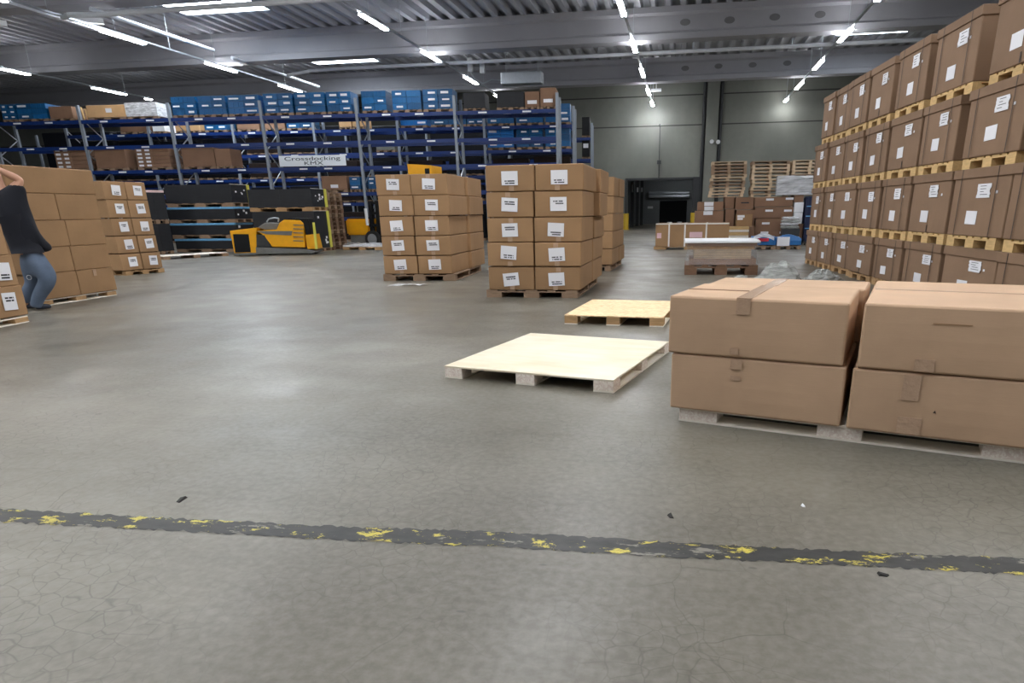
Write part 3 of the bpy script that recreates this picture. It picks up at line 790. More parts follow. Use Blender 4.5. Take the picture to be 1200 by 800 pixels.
# ================================================================== BIG BOX WALL ON THE RIGHT
RT = floor_face((941, 307.5), (1005, 327.5))
T2c = [(.30, 1.24), (1.30, 2.24), (2.30, 3.50), (3.55, 4.69), (4.85, 5.97), (6.03, 7.23), (7.34, 8.66), (8.72, 9.95)]
tiers = [(0, .115, .735, [(.18, 1.16), (1.22, 2.2), (2.26, 3.46), (3.56, 4.70), (4.82, 5.96), (6.02, 7.22), (7.32, 8.62), (8.70, 9.95)]),
         (.737, .868, 1.615, T2c),
         (1.617, 1.735, 2.47, [(.34, 1.28), (1.34, 2.34), (2.46, 3.49), (3.66, 4.74), (4.92, 6.06), (6.15, 7.22), (7.46, 8.73), (8.82, 10.0)]),
         (2.472, 2.592, 3.38, [(.62, 1.46), (1.53, 2.43), (2.51, 3.53), (3.63, 4.66), (4.90, 5.98), (6.15, 7.34), (7.70, 8.9)])]
random.seed(11)
def torn_label(parent, x, z, w, h):
    m = MB(); n = 8; pts = []
    for i in range(n): pts.append((-w / 2 + ru(-.012, .012), -h / 2 + h * i / (n - 1)))
    for i in range(n): pts.append((w / 2 + ru(-.014, .014), h / 2 - h * i / (n - 1)))
    m.prism(pts, 'y', -.003, 0)
    p = m.obj('paper_label', PAPER, parent); p.location = (x, -.012, z)
    m = MB()
    for k in range(4): m.box(-w * .35 + ru(0, .04), w * ru(.0, .38), -.0045, -.003, h * (.32 - k * .2), h * (.36 - k * .2))
    m.obj('printed_line', INK, p)
for ti, (zp, z0, z1, cols) in enumerate(tiers):
    for ci, (s0, s1) in enumerate(cols):
        tn = ['bottom', 'second', 'third', 'top'][ti]; pos = NTH[ci] + ' from the far end'
        j = ru(-.02, .03); w = s1 - s0; h = z1 - z0
        pallet(RT, s0, s0 + min(w, 1.2), j, 1.15 + j, zp, z0 - .001, f'wooden pallet, {tn} tier of the right box wall, {pos}', 'pallets in the right box wall', WOOD_Y if ti else WOOD, 7)
        dj = j - .015 + ru(-.012, .012)
        o = link('lidded_box', carton_mesh(w, 1.15, h - .01, CARD_RT, .006), None, RT.P(s0, dj, z0), RT.ang)
        tag(o, f'big lidded box, {tn} tier of the right box wall, {pos}', 'box', 'lidded boxes in the right box wall')
        lid = MB().box(-.018, w + .018, -.018, 1.168, h - .105, h).bevel(.004).obj('lid', CARD_RT, o)
        big = w > 1.0
        torn_label(o, w * ru(.58, .68), h * ru(.66, .72), w * .22, h * .2)
        slip(o, w * ru(.42, .52), h * ru(.24, .32), w * .2, h * .2, -.008, ru(-.03, .03), None)
        MB().box(w * .8, w * .83, -.010, -.008, h * .62, h * .66).obj('sticker', PAPER, o)
        if (ci + ti) % 3 != 0:
            for q in (.16, .8): MB().box(w * q, w * q + .014, -.0205, -.0185, .004, h - .004).obj('strap', STRAP, o)
        else:
            MB().box(w * .53, w * .55, -.010, -.008, .01, h * .14).obj('slot', STRAP, o)
# loose pallet end sticking out at the far end of the second tier
pallet(RT, -.75, .22, .3, 1.1, .76, .868, 'wooden pallet jutting from the far end of the box wall', 'pallets in the right box wall', WOOD_Y)
carton(RT, -.6, .12, .35, 1.1, 0, .755, 'brown box under the jutting pallet at the far end of the box wall', None, CARD_DK)

# ================================================================== MATERIAL AT THE FAR WALL, RIGHT
# stretch wrapped load of boards in mid floor
SW = floor_face((802, 322), (887.5, 322.2))
w = SW.len
zz = SW.z(845, 310.5)
pallet(SW, 0, w, 0, 1.2, 0, zz, 'dark pallet under the film wrapped board load', None, WOOD_DK)
o = thing('wrapped_board_load', 'stretch wrapped load of boards with white top on mid floor', 'board load', SW.P(0, 0, 0), SW.ang)
MB().box(w * .06, w * .97, .03, 1.15, zz + .002, SW.z(845, 303)).obj('lower_boards', CARD_DK, o)
MB().box(w * .12, w * .90, .06, 1.1, SW.z(845, 303) + .002, SW.z(845, 292)).obj('middle_boards', LAYERW, o)
MB().box(w * .10, w * .93, .05, 1.12, SW.z(845, 292) + .002, SW.z(845, 288.5)).obj('cover_board', CARD_TAN, o)
MB().box(w * .03, w * .97, .02, 1.15, SW.z(845, 288.5) + .002, SW.z(845, 284.8)).obj('upper_boards', CARD_DK, o)
MB().box(-.02, w * 1.01, -.02, 1.3, SW.z(845, 284.8) + .002, SW.z(845, 284.8) + .045).bevel(.008).obj('top_sheet', WHITE, o)
m = MB(); bm = m.bm
prof = [(zz + .004, -.01), (SW.z(845, 303), .03), (SW.z(845, 292), .05), (SW.z(845, 284.5), -.03)]
ringv = []
for z, off in prof:
    ringv.append([bm.verts.new(p) for p in ((off + ru(-.02, .02), off, z), (w * .5, off - .02, z), (w - off, off, z), (w - off, 1.2, z), (off, 1.2, z))])
for a, b in zip(ringv[:-1], ringv[1:]):
    for j in range(5): bm.faces.new((a[j], a[(j + 1) % 5], b[(j + 1) % 5], b[j]))
m.obj('stretch_film', FILM, o)
# long strapped carton
LC = floor_face((766, 292.3), (853, 292.3))
zz = LC.z(810, 288.8); zt2 = LC.z(810, 261.5)
pallet(LC, 0, LC.len, 0, 1.0, 0, zz, 'low pallet under the long strapped carton', None, WOOD)
o = carton(LC, .05, LC.len, .0, 1.0, zz, zt2, 'long brown carton with white straps near the gate', None, CARD, name='long_carton')
hh = zt2 - zz
for px in (784, 802.5, 827.5): 
    xx = LC.s(px, 275) - .05; MB().box(xx - .025, xx + .025, -.018, -.014, 0, hh + .003).box(xx - .025, xx + .025, -.018, 1.0, hh, hh + .004).obj('strap', WSTRAP, o)
slip(o, LC.s(815.5, 275) - .05, LC.z(815.5, 275) - zz, .4, .17, -.014, 0, None, mat=PINK)
slip(o, LC.s(772.5, 276) - .05, LC.z(772.5, 276) - zz, .14, .16, -.012, 0, None, mat=PINK)
MB().box(.0, LC.len - .06, -.016, -.012, hh - .035, hh).obj('edge_board', WSTRAP, o)
# carton wall behind: every carton at its own place
BKY = 27.5 * K
BW = Face((-6, 25.2), (12, 25.2))
def bw_box(x0, x1, yt, yb, label, d0=0.0, dep=1.4, mat=CARD_DK, labels=(), name='cardboard_box', z0=None, group='cartons before the far pallet stacks'):
    ym = (yt + yb) / 2
    s0, s1 = BW.s(x0, ym, d0), BW.s(x1, ym, d0)
    z1 = BW.z((x0 + x1) / 2, yt, d0); zlow = BW.z((x0 + x1) / 2, yb, d0) if z0 is None else z0
    o = carton(BW, s0 + .008, s1 - .008, d0, d0 + dep, zlow + .002, z1, label, group, mat, name=name)
    for (lx, ly, lw, lh) in labels:
        slip(o, BW.s(lx, ly, d0) - s0, BW.z(lx, ly, d0) - zlow, lw, lh, -.015, 0, None)
    return o, s0, s1, zlow, z1
def gz(y, x=900): return BW.z(x, y)
bw_box(817.5, 848, 236.3, 246.6, 'upper brown carton with two white labels beside the gate', labels=((830.5, 239, .32, .13), (830.5, 244.3, .32, .13)))
bw_box(814, 848, 246.9, 266, 'lower brown carton with one white label beside the gate', labels=((829.5, 249.6, .32, .13),))
bw_box(814, 848, 266.3, 294, 'brown carton hidden behind the long strapped carton', z0=0)
bw_box(849.5, 860.5, 230.5, 244.6, 'upper narrow carton beside the two labelled gate cartons')
bw_box(849.5, 860.5, 245, 266, 'lower narrow carton beside the two labelled gate cartons')
bw_box(849.5, 860.5, 266.3, 294, 'narrow carton at the floor behind the light slatted crate', z0=0)
o, s0, s1, a, b = bw_box(861.5, 883.5, 231, 245.5, 'flat carton with printed line, top centre of the carton wall')
MB().box((s1 - s0) * .3, (s1 - s0) * .72, -.014, -.0125, (b - a) * .5, (b - a) * .6).obj('printed_line', INK, o)
bw_box(861.5, 883.5, 246, 294, 'tall carton, centre of the carton wall behind the wrapped carton', z0=0)
for i, (yt, yb, lb) in enumerate(((231, 242, ((902, 233.7, .26, .07), (925, 232.8, .26, .07))), (242.4, 255.8, ((901, 246.8, .26, .07), (923, 246.8, .26, .07))), (256.2, 294, ((897, 261.7, .26, .07), (920.5, 261, .26, .07), (895.5, 272.5, .26, .07), (917.5, 272.5, .26, .07))))):
    bw_box(884, 929.5, yt, yb, f'long brown carton with small white labels, {["top", "middle", "bottom"][i]} of three on the right', labels=lb, z0=0 if i == 2 else None)
bw_box(863, 882, 251, 265, 'film wrapped carton with labels leaning before the carton wall', d0=-.75, dep=.6, mat=CARD, labels=((868, 253.5, .24, .08), (867, 256.5, .18, .06)))
bw_box(858, 884, 265.3, 294, 'brown carton under the film wrapped carton', d0=-.75, dep=.6, z0=0)
bw_box(930.5, 942, 237, 248.8, 'upper white carton at the right end of the carton wall', d0=-.1, dep=.8, mat=WHITE)
bw_box(930.0, 940.5, 249.2, 262, 'lower white carton at the right end of the carton wall', d0=-.1, dep=.8, mat=WHITE)
bw_box(930.6, 940.5, 262.3, 294, 'brown carton under the two white cartons', d0=-.1, dep=.8, z0=0)
bw_box(930.5, 942, 228.5, 236.8, 'brown carton topping the white cartons by the navy cover', d0=.0, dep=.9)
# light slatted crate
f = -1.0
s0, s1 = BW.s(852.5, 272, f), BW.s(877.5, 272, f); z1 = BW.z(865, 265, f)
o = thing('slatted_crate', 'light wooden slatted crate with crumpled film top before the cartons', 'crate', BW.P(s0, f, 0), BW.ang)
wv = s1 - s0
nsl = 7
for k in range(nsl): MB().box(0, wv, 0, .2, z1 * k / nsl, z1 * (k + .8) / nsl).obj('slat_board', WOOD_W if k % 2 else WOOD_Y, o)
MB().box(.03, wv - .03, .02, .18, 0, z1 * .99).obj('core', WOOD_Y, o)
# navy covered cage
f = -.4
s0, s1 = BW.s(943.5, 262, f), BW.s(954, 262, f)
o = thing('covered_cage', 'tall navy covered roll cage between carton wall and box wall', 'roll cage', BW.P(s0, f, 0), BW.ang)
wv, hv = s1 - s0, BW.z(946, 230, f)
MB().box(0, wv, 0, .8, .12, hv).bevel(.04, 2).obj('cover', NAVY, o); MB().box(0, wv, 0, .8, .06, .12).obj('base_frame', DKMETAL, o)
for q in (.06, wv - .06):
    for y in (.08, .72): MB().tube((q - .02, y, .05), (q + .02, y, .05), .05, 10).obj('castor', RUB, o)
for q in (.35, .6, .8): MB().box(-.005, wv + .005, -.012, 0, hv * q - .015, hv * q + .015).obj('strap', EDGE_B, o)
# two blue covered pallet loads
def covered(x0, x1, yt, label, patch):
    fc = floor_face((x0, 292), (x1, 292))
    wv = fc.len; zt = fc.z((x0 + x1) / 2, yt)
    pallet(fc, 0, wv, 0, .9, 0, .11, 'wooden pallet under the ' + label.split(' before')[0].replace('load', 'bags'), None, WOOD_OLD)
    o = thing('covered_pallet_load', label, 'pallet load', fc.P(0, 0, 0), fc.ang)
    m = MB(); bm = m.bm; rows = []
    for k in range(9):
        t = k / 8; xx = wv * t
        rows.append([bm.verts.new((xx, y, z)) for y, z in ((-.02, .13), (-.03, zt * .6), (.05, .13 + (zt - .13) * (.62 + .38 * math.sin(PI * t)) ), (.45, zt * (.75 + .25 * math.sin(PI * t))), (.85, zt * .8), (.9, .13))])
    for a, b in zip(rows[:-1], rows[1:]):
        for j in range(6): bm.faces.new((a[j], a[(j + 1) % 6], b[(j + 1) % 6], b[j]))
    bm.faces.new(rows[0]); bm.faces.new(rows[-1])
    m.obj('cover', BAGBLUE, o)
    return fc, o, wv, zt
fc, o, wv, zt = covered(880, 908.5, 274, 'blue bag load with white top and red patch before the cartons', 1)
m = MB(); bm = m.bm; rows = []
for k in range(9):
    t = k / 8; xx = wv * (.08 + .84 * t); top = .13 + (zt - .13) * (.62 + .38 * math.sin(PI * (.08 + .84 * t)))
    rows.append([bm.verts.new((xx, -.035, top - .10)), bm.verts.new((xx, .03, top + .012)), bm.verts.new((xx, .45, zt * (.75 + .25 * math.sin(PI * t)) + .015))])
for a, b in zip(rows[:-1], rows[1:]):
    for j in range(2): bm.faces.new((a[j], a[j + 1], b[j + 1], b[j]))
m.obj('white_sheet', FILM_W, o)
MB().box(wv * .25, wv * .7, -.05, -.03, zt * .52, zt * .72).obj('red_patch', RED, o); MB().box(wv * .12, wv * .3, -.055, -.035, zt * .56, zt * .66).obj('paper_label', PAPER, o)
fc, o, wv, zt = covered(909.5, 938, 275, 'blue covered load with white paper sheet before the cartons', 0)
MB().box(fc.s(910.5, 284), fc.s(925, 284), -.05, -.035, fc.z(918, 288), fc.z(918, 277.5)).obj('paper_sheet', PAPER, o)
c = BW.P(BW.s(931, 270, -.9), -.9, 0)
o = thing('film_bundle_rack', 'grey and white film bundles piled at the foot of the navy cover', 'film pile', (c.x - .35, c.y + .35, 0))
for k in range(4): MB().box(ru(-.05, .0), .52 + ru(0, .06), 0, .35, .55 + .1 * k, .64 + .1 * k).bevel(.03).obj('film_bundle', [FILM_HEAP, FILM_W, FILM_HEAP, FILM_W][k], o)
MB().box(0, .58, .02, .36, 0, .55).obj('stand', DKMETAL, o)
# pallet stacks on the cartons by the wall
random.seed(21)
PSY = .35
zbase = BW.z(905, 231, 0)
for si, (x0, x1, yt, nm) in enumerate(((834, 875, 189, 'left'), (881, 925, 188.3, 'middle'), (926.6, 968, 187.2, 'right'))):
    s0, s1 = BW.s(x0, 210, PSY), BW.s(x1, 210, PSY); ztop = BW.z((x0 + x1) / 2, yt, PSY)
    n = 11 if si == 0 else 10; zb0 = zbase if si else BW.z(840, 236.3, 0)
    if si == 2: zb0 = BW.z(940, 228.5)
    if si == 0: zb0 = max(BW.z(832, 236.3), BW.z(855, 230.5), BW.z(872, 231))
    hp = (ztop - zb0) / n
    for k in range(n):
        j = ru(-.03, .03) - (.06 * (n - k) / n if si == 0 else 0)
        kk = n - k
        mt = WOOD_OLD if rnd() < .2 else WOOD_PALE
        me = cached(('farpal', si, round(hp, 3), mt.name), lambda: stack_pallet_mesh(s1 - s0, .8, hp - .004, mt))
        tag(link('wooden_pallet', me, None, BW.P(s0 + j, PSY + ru(-.02, .02), zb0 + .003 + k * hp), BW.ang), f'wooden pallet, {"topmost" if kk == 1 else NTH[kk - 1] + " from top"}, of the {nm} far pallet stack', 'pallet', f'pallets in the {nm} far stack')
# silver wrapped load on the cartons
f = -.05
s0, s1 = BW.s(910.5, 216, f), BW.s(954, 216, f); z0, z1 = BW.z(930, 228.3, f), BW.z(930, 205.5, f)
o = thing('silver_wrapped_load', 'shiny silver film wrapped pallet load before the far pallet stacks', 'wrapped load', BW.P(s0, f, z0 + .004), BW.ang)
wv, hv = s1 - s0, z1 - z0
for k in range(7): MB().box(.02, wv - .02, .02, .3, hv * k / 7, hv * (k + .55) / 7).obj('slat_board', WHITE, o)
m = MB(); bm = m.bm; rows = []
for k in range(8):
    zz_ = hv * k / 7
    rows.append([bm.verts.new((wv * i / 9 + ru(-.01, .01), -.01 + ru(-.02, .02), zz_ * (1.0 if i < 5 else 1 - .05 * (i - 4)))) for i in range(10)] + [bm.verts.new((wv, .32, zz_)), bm.verts.new((0, .32, zz_))])
for a, b in zip(rows[:-1], rows[1:]):
    for j in range(12): bm.faces.new((a[j], a[(j + 1) % 12], b[(j + 1) % 12], b[j]))
bm.faces.new(rows[-1])
m.obj('silver_film', SILVER, o)

# ================================================================== RACKS
RA = Face((-23.3, 24.9), (-4.82, 26.55))
sA = [RA.s(u, 166) for u in (99.5, 204, 310.5, 421.3, 534.8, 653.4)]
bay = (sA[-1] - sA[0]) / 5
def lev(fc, ys, x=650, d=0): return [fc.z(x, y, d) for y in ys]
zA = lev(RA, (127.5, 160, 190.5, 221.5)); zA.append(zA[-1] - (zA[0] - zA[3]) / 3)
post_top = RA.z(653.4, 108.5)
def make_rack(fc, ss, zs, ztop, depth, label, name='pallet_rack', labels_on=True, skip=lambda i, k: False, bh=.13):
    r = thing(name, label, 'rack', fc.P(0, 0, 0), fc.ang)
    for i, s in enumerate(ss):
        for y in (0, depth):
            m = MB(); m.box(s - .05, s + .05, y - .03, y + .07, .012, ztop); m.obj('upright', RACKPOST, r)
            MB().box(s - .09, s + .09, y - .07, y + .11, 0, .012).obj('foot_plate', GALV, r)
        m = MB(); z = .3; fl = 0
        while z < ztop - .7:
            m.bar((s, .05 if fl else depth - .02, z), (s, depth - .02 if fl else .05, z + .65), .03, .03); z += .65; fl = 1 - fl
        m.obj('brace', GALV, r)
    for i in range(len(ss) - 1):
        a, b = ss[i] + .05, ss[i + 1] - .05
        for k, z in enumerate(zs):
            if skip(i, k): continue
            bo = MB().box(a, b, -.035, .02, z - bh, z).obj('beam', BLUE, r)
            MB().box(a, b, depth + .02, depth + .075, z - bh, z).obj('beam', BLUE, r)
            if labels_on:
                for q in (.3, .72):
                    x = a + (b - a) * (q + ru(-.08, .08)); MB().box(x - .16, x + .16, -.038, -.035, z - bh * .72, z - bh * .3).obj('shelf_label', WHITE, bo)
    return r
make_rack(RA, [sA[0] - bay] + sA, zA, post_top, 1.05, 'front row of tall blue and grey pallet racking', skip=lambda i, k: k == 4 and i != 3)
RBo = 3.6
RB = Face(RA.P(0, RBo, 0), RA.P(1, RBo, 0))
sB = [RB.s(u, 177) for u in (178.5, 276.5, 370.5, 468, 568.5, 672.3)]
sB = [2 * sB[0] - sB[1]] + sB
zB = lev(RB, (146, 174.5, 204, 234)); zB.append(zB[-1] - (zB[0] - zB[3]) / 3)
make_rack(RB, sB, zB, RB.z(672, 124), 1.05, 'second row of pallet racking behind the front row', skip=lambda i, k: k == 4)
RCo = 9.2
RC = Face(RA.P(0, RCo, 0), RA.P(1, RCo, 0))
sC = [RC.s(u, 170) for u in (596, 693.5)]
for _ in range(6): sC = [2 * sC[0] - sC[1]] + sC
zC = lev(RC, (161, 186, 212), 690)
make_rack(RC, sC, zC, RC.z(693, 144), 1.05, 'third row of pallet racking, farthest back', labels_on=False)

# plastic crates
def crate_mesh(w, d, h, mat):
    m = MB(); t = .02
    m.box(0, w, 0, d, 0, h * .94); m.box(-.003, w + .003, -.006, d + .006, h * .82, h * .97)
    for q in (0, w * .33, w * .66, w - .02): m.box(q, q + .02, -.012, 0, h * .04, h * .82)
    m.box(w * .38, w * .62, -.004, 0, h * .58, h * .72)
    return m.mesh('plastic_crate', mat)
PILE = {'top': 0}
def crate_pile(fc, x0, x1, yt, zlev, rows, cols, pile, where, mat=CRATE, d0=.1, labels=.7, has_pallet=True, dep=.8, z1=None):
    zp = zlev + (.11 if has_pallet else 0)
    ymid = yt + 9
    s0, s1 = fc.s(x0, ymid, d0), fc.s(x1, ymid, d0)
    ztop = fc.z((x0 + x1) / 2, yt, d0) if z1 is None else z1
    if has_pallet: pallet(fc, s0, s1, d0 + .02, d0 + dep, zlev + .001, zp, f'wooden pallet under the {pile} blue crate pile {where}', 'pallets under blue crates', WOOD_OLD, 5)
    w, h = (s1 - s0) / cols, (ztop - zp) / rows
    for r in range(rows):
        for c in range(cols):
            me = cached(('crate', round(w, 2), round(h, 2), mat.name), lambda: crate_mesh(w - .012, dep - .04, h - .004, mat))
            o = link('plastic_crate', me, None, fc.P(s0 + c * w + .006, d0 + .03, zp + .003 + r * h), fc.ang)
            rn = {1: ['single'], 2: ['lower', 'upper'], 3: ['bottom', 'middle', 'top']}[rows][r]
            cn = {1: [''], 2: [' left', ' right'], 3: [' left', ' centre', ' right']}[cols][c]
            tag(o, f'blue crate, {rn}{cn} in the {pile} pile {where}', 'crate', 'blue plastic crates')
            if rnd() < labels:
                lw, lh = w * ru(.4, .62), h * ru(.22, .38); lx = w * ru(.38, .6)
                MB().box(lx - lw / 2, lx + lw / 2, -.016, -.0125, h * .3, h * .3 + lh).obj('paper_label', PAPER, o)
random.seed(31)
atop = 'atop the front rack'
top_piles = [(1, 17, 122), (19, 54, 121), (200, 229, 113), (231, 264, 112), (266, 303, 111), (308, 342, 109), (344.5, 380, 108), (382, 411, 107), (423, 452, 106), (459, 493, 105.5), (495, 530.5, 104)]
for i, (a, b, yt) in enumerate(top_piles):
    crate_pile(RA, a, b, yt, zA[0], 3, 2, NTH[i], atop, labels=.25 if i in (1, 8, 9) else .8)
def rack_box(fc, x0, x1, yt, zlev, label, mat=CARD_DK, d0=.1, dep=.85, pal=True, lab=(), name='cardboard_box', cat='box', group=None):
    zp = zlev + (.1 if pal else 0.0)
    ym = (yt + 10)
    s0, s1 = fc.s(x0, ym, d0), fc.s(x1, ym, d0); zt = fc.z((x0 + x1) / 2, yt, d0)
    if pal: pallet(fc, s0, s1, d0, d0 + dep, zlev + .001, zp, 'pallet under ' + label, 'pallets on the racks', WOOD_OLD, 5)
    o = carton(fc, s0, s1, d0 + .01, d0 + dep, zp + .002, zt, label, group, mat, name=name, cat=cat)
    for (fx, fz, w, h) in lab: slip(o, (s1 - s0) * fx, (zt - zp) * fz, w, h, -.014, 0, None)
    return o, s1 - s0, zt - zp
rack_box(RA, 58, 85, 124.5, zA[0], 'brown carton, between the blue crates and the tan carton atop the rack')
o, w, h = rack_box(RA, 102, 147, 123, zA[0], 'tan carton, with white label atop the left rack end', CARD_TAN, lab=((.58, .55, .25, .15),))
o, w, h = rack_box(RA, 148, 184, 121, zA[0], 'grey film wrapped load, beside the tan carton atop the rack', DGREY, name='wrapped_load', cat='wrapped load')
MB().box(-.015, w + .015, -.03, .86, .003, h + .03).obj('stretch_film', FILM_W, o)
c = RA.P(RA.s(90, 128), .3, zA[0] + .002)
o = thing('plank_bundle', 'upright bundle of pale planks beside the tan carton atop the rack', 'planks', c, RA.ang)
for k in range(4): MB().bar((-.15 + k * .13, .2, 0), (-.22 + k * .13 + ru(-.1, .1), .25, .5 + ru(-.05, .08)), .05, .03).obj('plank', WOOD_Y, o)
for i, (a, b, yt) in enumerate(((543, 568, 108.5), (582, 614, 107))):
    o, w, h = rack_box(RA, a, b, yt, zA[0], ['black sheet bundle, left of two atop the front rack', 'black sheet bundle, right of two atop the front rack'][i], BLACKP, name='black_sheet_bundle', cat='sheet bundle')
rack_box(RA, 615, 632, 107, zA[0], 'brown carton, lower of two at the right end atop the rack', lab=((.5, .3, .35, .12),))
rack_box(RA, 633, 651.5, 102.5, zA[0], 'brown carton, taller of two at the right end atop the rack', lab=((.5, .3, .35, .12),))
# level above the sign: cartons on the left bays
zl3 = zA[2]
for i, (a, b) in enumerate(((62, 101), (157.5, 197))):
    n = 5; s0, s1 = RA.s(a, 184), RA.s(b, 184); zt = RA.z((a + b) / 2, 173.5); side = ['outer left', 'second'][i]
    pallet(RA, s0, s1, .08, .95, zl3 + .001, zl3 + .1, f'wooden pallet under the {side} pile of flat cartons on the rack', 'pallets on the racks', WOOD_OLD)
    hh = (zt - zl3 - .1) / n
    for k in range(n):
        for c in range(2):
            w = (s1 - s0) * (.5 if True else 1)
            o = carton(RA, s0 + c * w + .004, s0 + (c + 1) * w - .004, .09, .9, zl3 + .102 + k * hh, zl3 + .1 + (k + 1) * hh - .003, f'flat carton, {ORD[k]} {"left" if c == 0 else "right"} in the {side} flat carton pile on the rack', 'flat cartons on the rack', CARD_DK, bulge=.004)
            if c == 0: slip(o, w * .25, hh * .5, w * .28, hh * .5, -.008, 0, None); slip(o, w * .72, hh * .5, w * .28, hh * .5, -.008, 0, None)
rack_box(RA, 111, 147, 174.5, zl3, 'brown carton, between the two flat carton piles on the rack')
rack_box(RA, 213, 251, 173, zl3, 'brown carton, wide one left of the sign on the rack')
rack_box(RA, 252, 270, 174, zl3, 'brown carton, narrow one left of the sign on the rack')
rack_box(RA, 377, 406.5, 206, zA[3], 'brown carton, below the sign on the lowest rack level', lab=((.5, .25, .3, .12),))
crate_pile(RA, 409.5, 422, 207, zA[3], 3, 1, 'left', 'low below the sign on the rack', labels=.9)
crate_pile(RA, 431, 441.5, 207, zA[3], 3, 1, 'right', 'low below the sign on the rack', labels=.9)
# loads on the second rack row, seen between the front beams
def rb(x0, x1, yt, k, label, mat, **kw): return rack_box(RB, x0, x1, yt, zB[k], label, mat, **kw)
rb(141, 174, 143, 0, 'brown wrapped carton, leftmost on the second rack row', CARD_DK)
rb(179, 193, 143, 0, 'white carton, left on the second rack row', WHITE)
for i, (a, b) in enumerate(((205.5, 218), (220, 234))): rb(a, b, 142, 0, ['cream carton, left of two on the second rack row', 'cream carton, right of two on the second rack row'][i], CARD_TAN)
rb(278, 304, 140, 0, 'reddish brown carton, on the second rack row left of centre', CARD_DK)
rb(309, 334, 140, 0, 'dull brown carton, right of the reddish one on the second rack row', CARD_DK)
rb(397.5, 412, 138, 0, 'beige carton, left of two on the second rack row', CARD_TAN); rb(413, 427.5, 138, 0, 'beige carton, right of two on the second rack row', CARD_TAN)
tr = 'on the second rack row'
for i, (a, b, yt, mt) in enumerate(((239, 265, 139, CRATE), (335.5, 366, 139, CRATE), (469, 500, 134, CRATE2), (504.5, 546, 133, CRATE), (547, 566, 133, CRATE), (571, 602, 131, CRATE), (605, 636, 130, CRATE), (639, 668, 121, CRATE))):
    crate_pile(RB, a, b, yt, zB[0], 2 if i < 7 else 3, 2, NTH[i], tr, mt, labels=.75)
for i, (a, b, mt) in enumerate(((571, 602, CRATE2), (605, 636, CRATE), (639, 668, CRATE))):
    crate_pile(RB, a, b, 150, zB[1], 3, 2, NTH[i], 'midway up the second rack', mt, labels=.5)
rb(441, 463, 166, 1, 'pale grey carton, on the middle level of the second rack row', WALL)
random.seed(61)
for bi in range(len(sB) - 1):  # dark blocks added to keep the second row dark behind the beams
    for k in (1, 2, 3, 9):
        a, b = sB[bi] + .14, sB[bi + 1] - .14; mid = (a + b) / 2
        if k == 1 and bi >= 5: continue
        zlev = zB[k] if k < 9 else 0
        gap = (zB[0] - zB[1]) if k < 9 else zB[3]
        for q in (0, 1):
            x0, x1 = (a, mid - .06) if q == 0 else (mid + .06, b)
            if k == 1 and bi in (3, 4): continue
            x0 += ru(0, .15); x1 -= ru(0, .15)
            pallet(RB, x0, x1, .4, 1.02, zlev + .002, zlev + .1, f'wooden pallet under a dark load, {"floor" if k == 9 else ["top", "second", "third", "low"][k]} level, {NTH[bi]} bay {"left" if q == 0 else "right"}, second rack', 'pallets on the racks', WOOD_OLD)
            o = MB().box(0, x1 - x0, 0, .6, 0, gap * ru(.72, .86) - .12).bevel(.03).obj('dark_filler_block', [DARKFILL, DARKFILL, DARKFILL, DARKBROWN][int(rnd() * 4)], None, False, RB.P(x0, .41, zlev + .102), RB.ang)
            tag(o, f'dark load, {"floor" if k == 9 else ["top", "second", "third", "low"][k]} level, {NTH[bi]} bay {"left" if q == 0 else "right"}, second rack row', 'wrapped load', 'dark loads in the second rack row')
# dark bins on the end of the third row
for i, (yt, k) in enumerate(((137, 0), (162, 1))):
    o, w, h = rack_box(RC, 682, 691, yt, zC[k], ['upper dark bin, on the right end of the third rack row', 'lower dark bin, on the right end of the third rack row'][i], BLK, name='dark_bin', cat='bin', lab=((.5, .6, .25, .2),) if i else ())
for bi in range(len(sC) - 1):  # dark blocks added to cover the wall behind and darken this row
    for k in (0, 1, 2, 9):
        a, b = sC[bi] + .15, sC[bi + 1] - (.15 if bi < len(sC) - 2 else .95)
        zlev = zC[k] if k < 9 else 0
        o = MB().box(0, b - a, 0, .7, 0, ((zC[0] - zC[1]) if k < 9 else zC[2]) * ru(.78, .85) - .02).bevel(.03).obj('dark_filler_block', DARKFILL, None, False, RC.P(a, .2, zlev + .004), RC.ang)
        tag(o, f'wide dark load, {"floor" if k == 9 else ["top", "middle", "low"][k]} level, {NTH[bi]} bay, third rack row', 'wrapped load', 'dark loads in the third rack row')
# hall sign
SG = Face(RA.P(0, -.08, 0), RA.P(1, -.08, 0))
s0, s1 = SG.s(327.5, 188.5), SG.s(405.5, 188.5); z0, z1 = SG.z(366, 194.6), SG.z(366, 182)
sg = thing('hanging_sign', 'white rectangular sign with dark Crossdocking lettering on the front rack', 'sign', SG.P((s0 + s1) / 2, 0, (z0 + z1) / 2), SG.ang)
wv, hv = s1 - s0, z1 - z0
MB().box(-wv / 2, wv / 2, -.03, 0, -hv / 2, hv / 2).bevel(.004).obj('board', SIGNW, sg)
for q in (-wv * .4, wv * .4): MB().box(q - .02, q + .02, 0, .05, -hv * .3, hv * .5).obj('bracket', GALV, sg)
def text_mesh(body, size, sx, mat, parent, loc):
    cu = bpy.data.curves.new('lettering', 'FONT'); cu.body = body; cu.size = size; cu.align_x = 'CENTER'; cu.align_y = 'CENTER'; cu.extrude = .002; cu.offset = size * .001
    t = bpy.data.objects.new('lettering', cu); COL.objects.link(t); bpy.context.view_layer.update()
    me = bpy.data.meshes.new_from_object(t.evaluated_get(bpy.context.evaluated_depsgraph_get()))
    bpy.data.objects.remove(t); me.materials.clear(); me.materials.append(mat)
    o = link('lettering', me, parent, loc); o.rotation_euler = (PI / 2, 0, 0); o.scale = (sx, 1, 1); return o
INKB = simple('sign_ink', (28, 52, 60), .6)
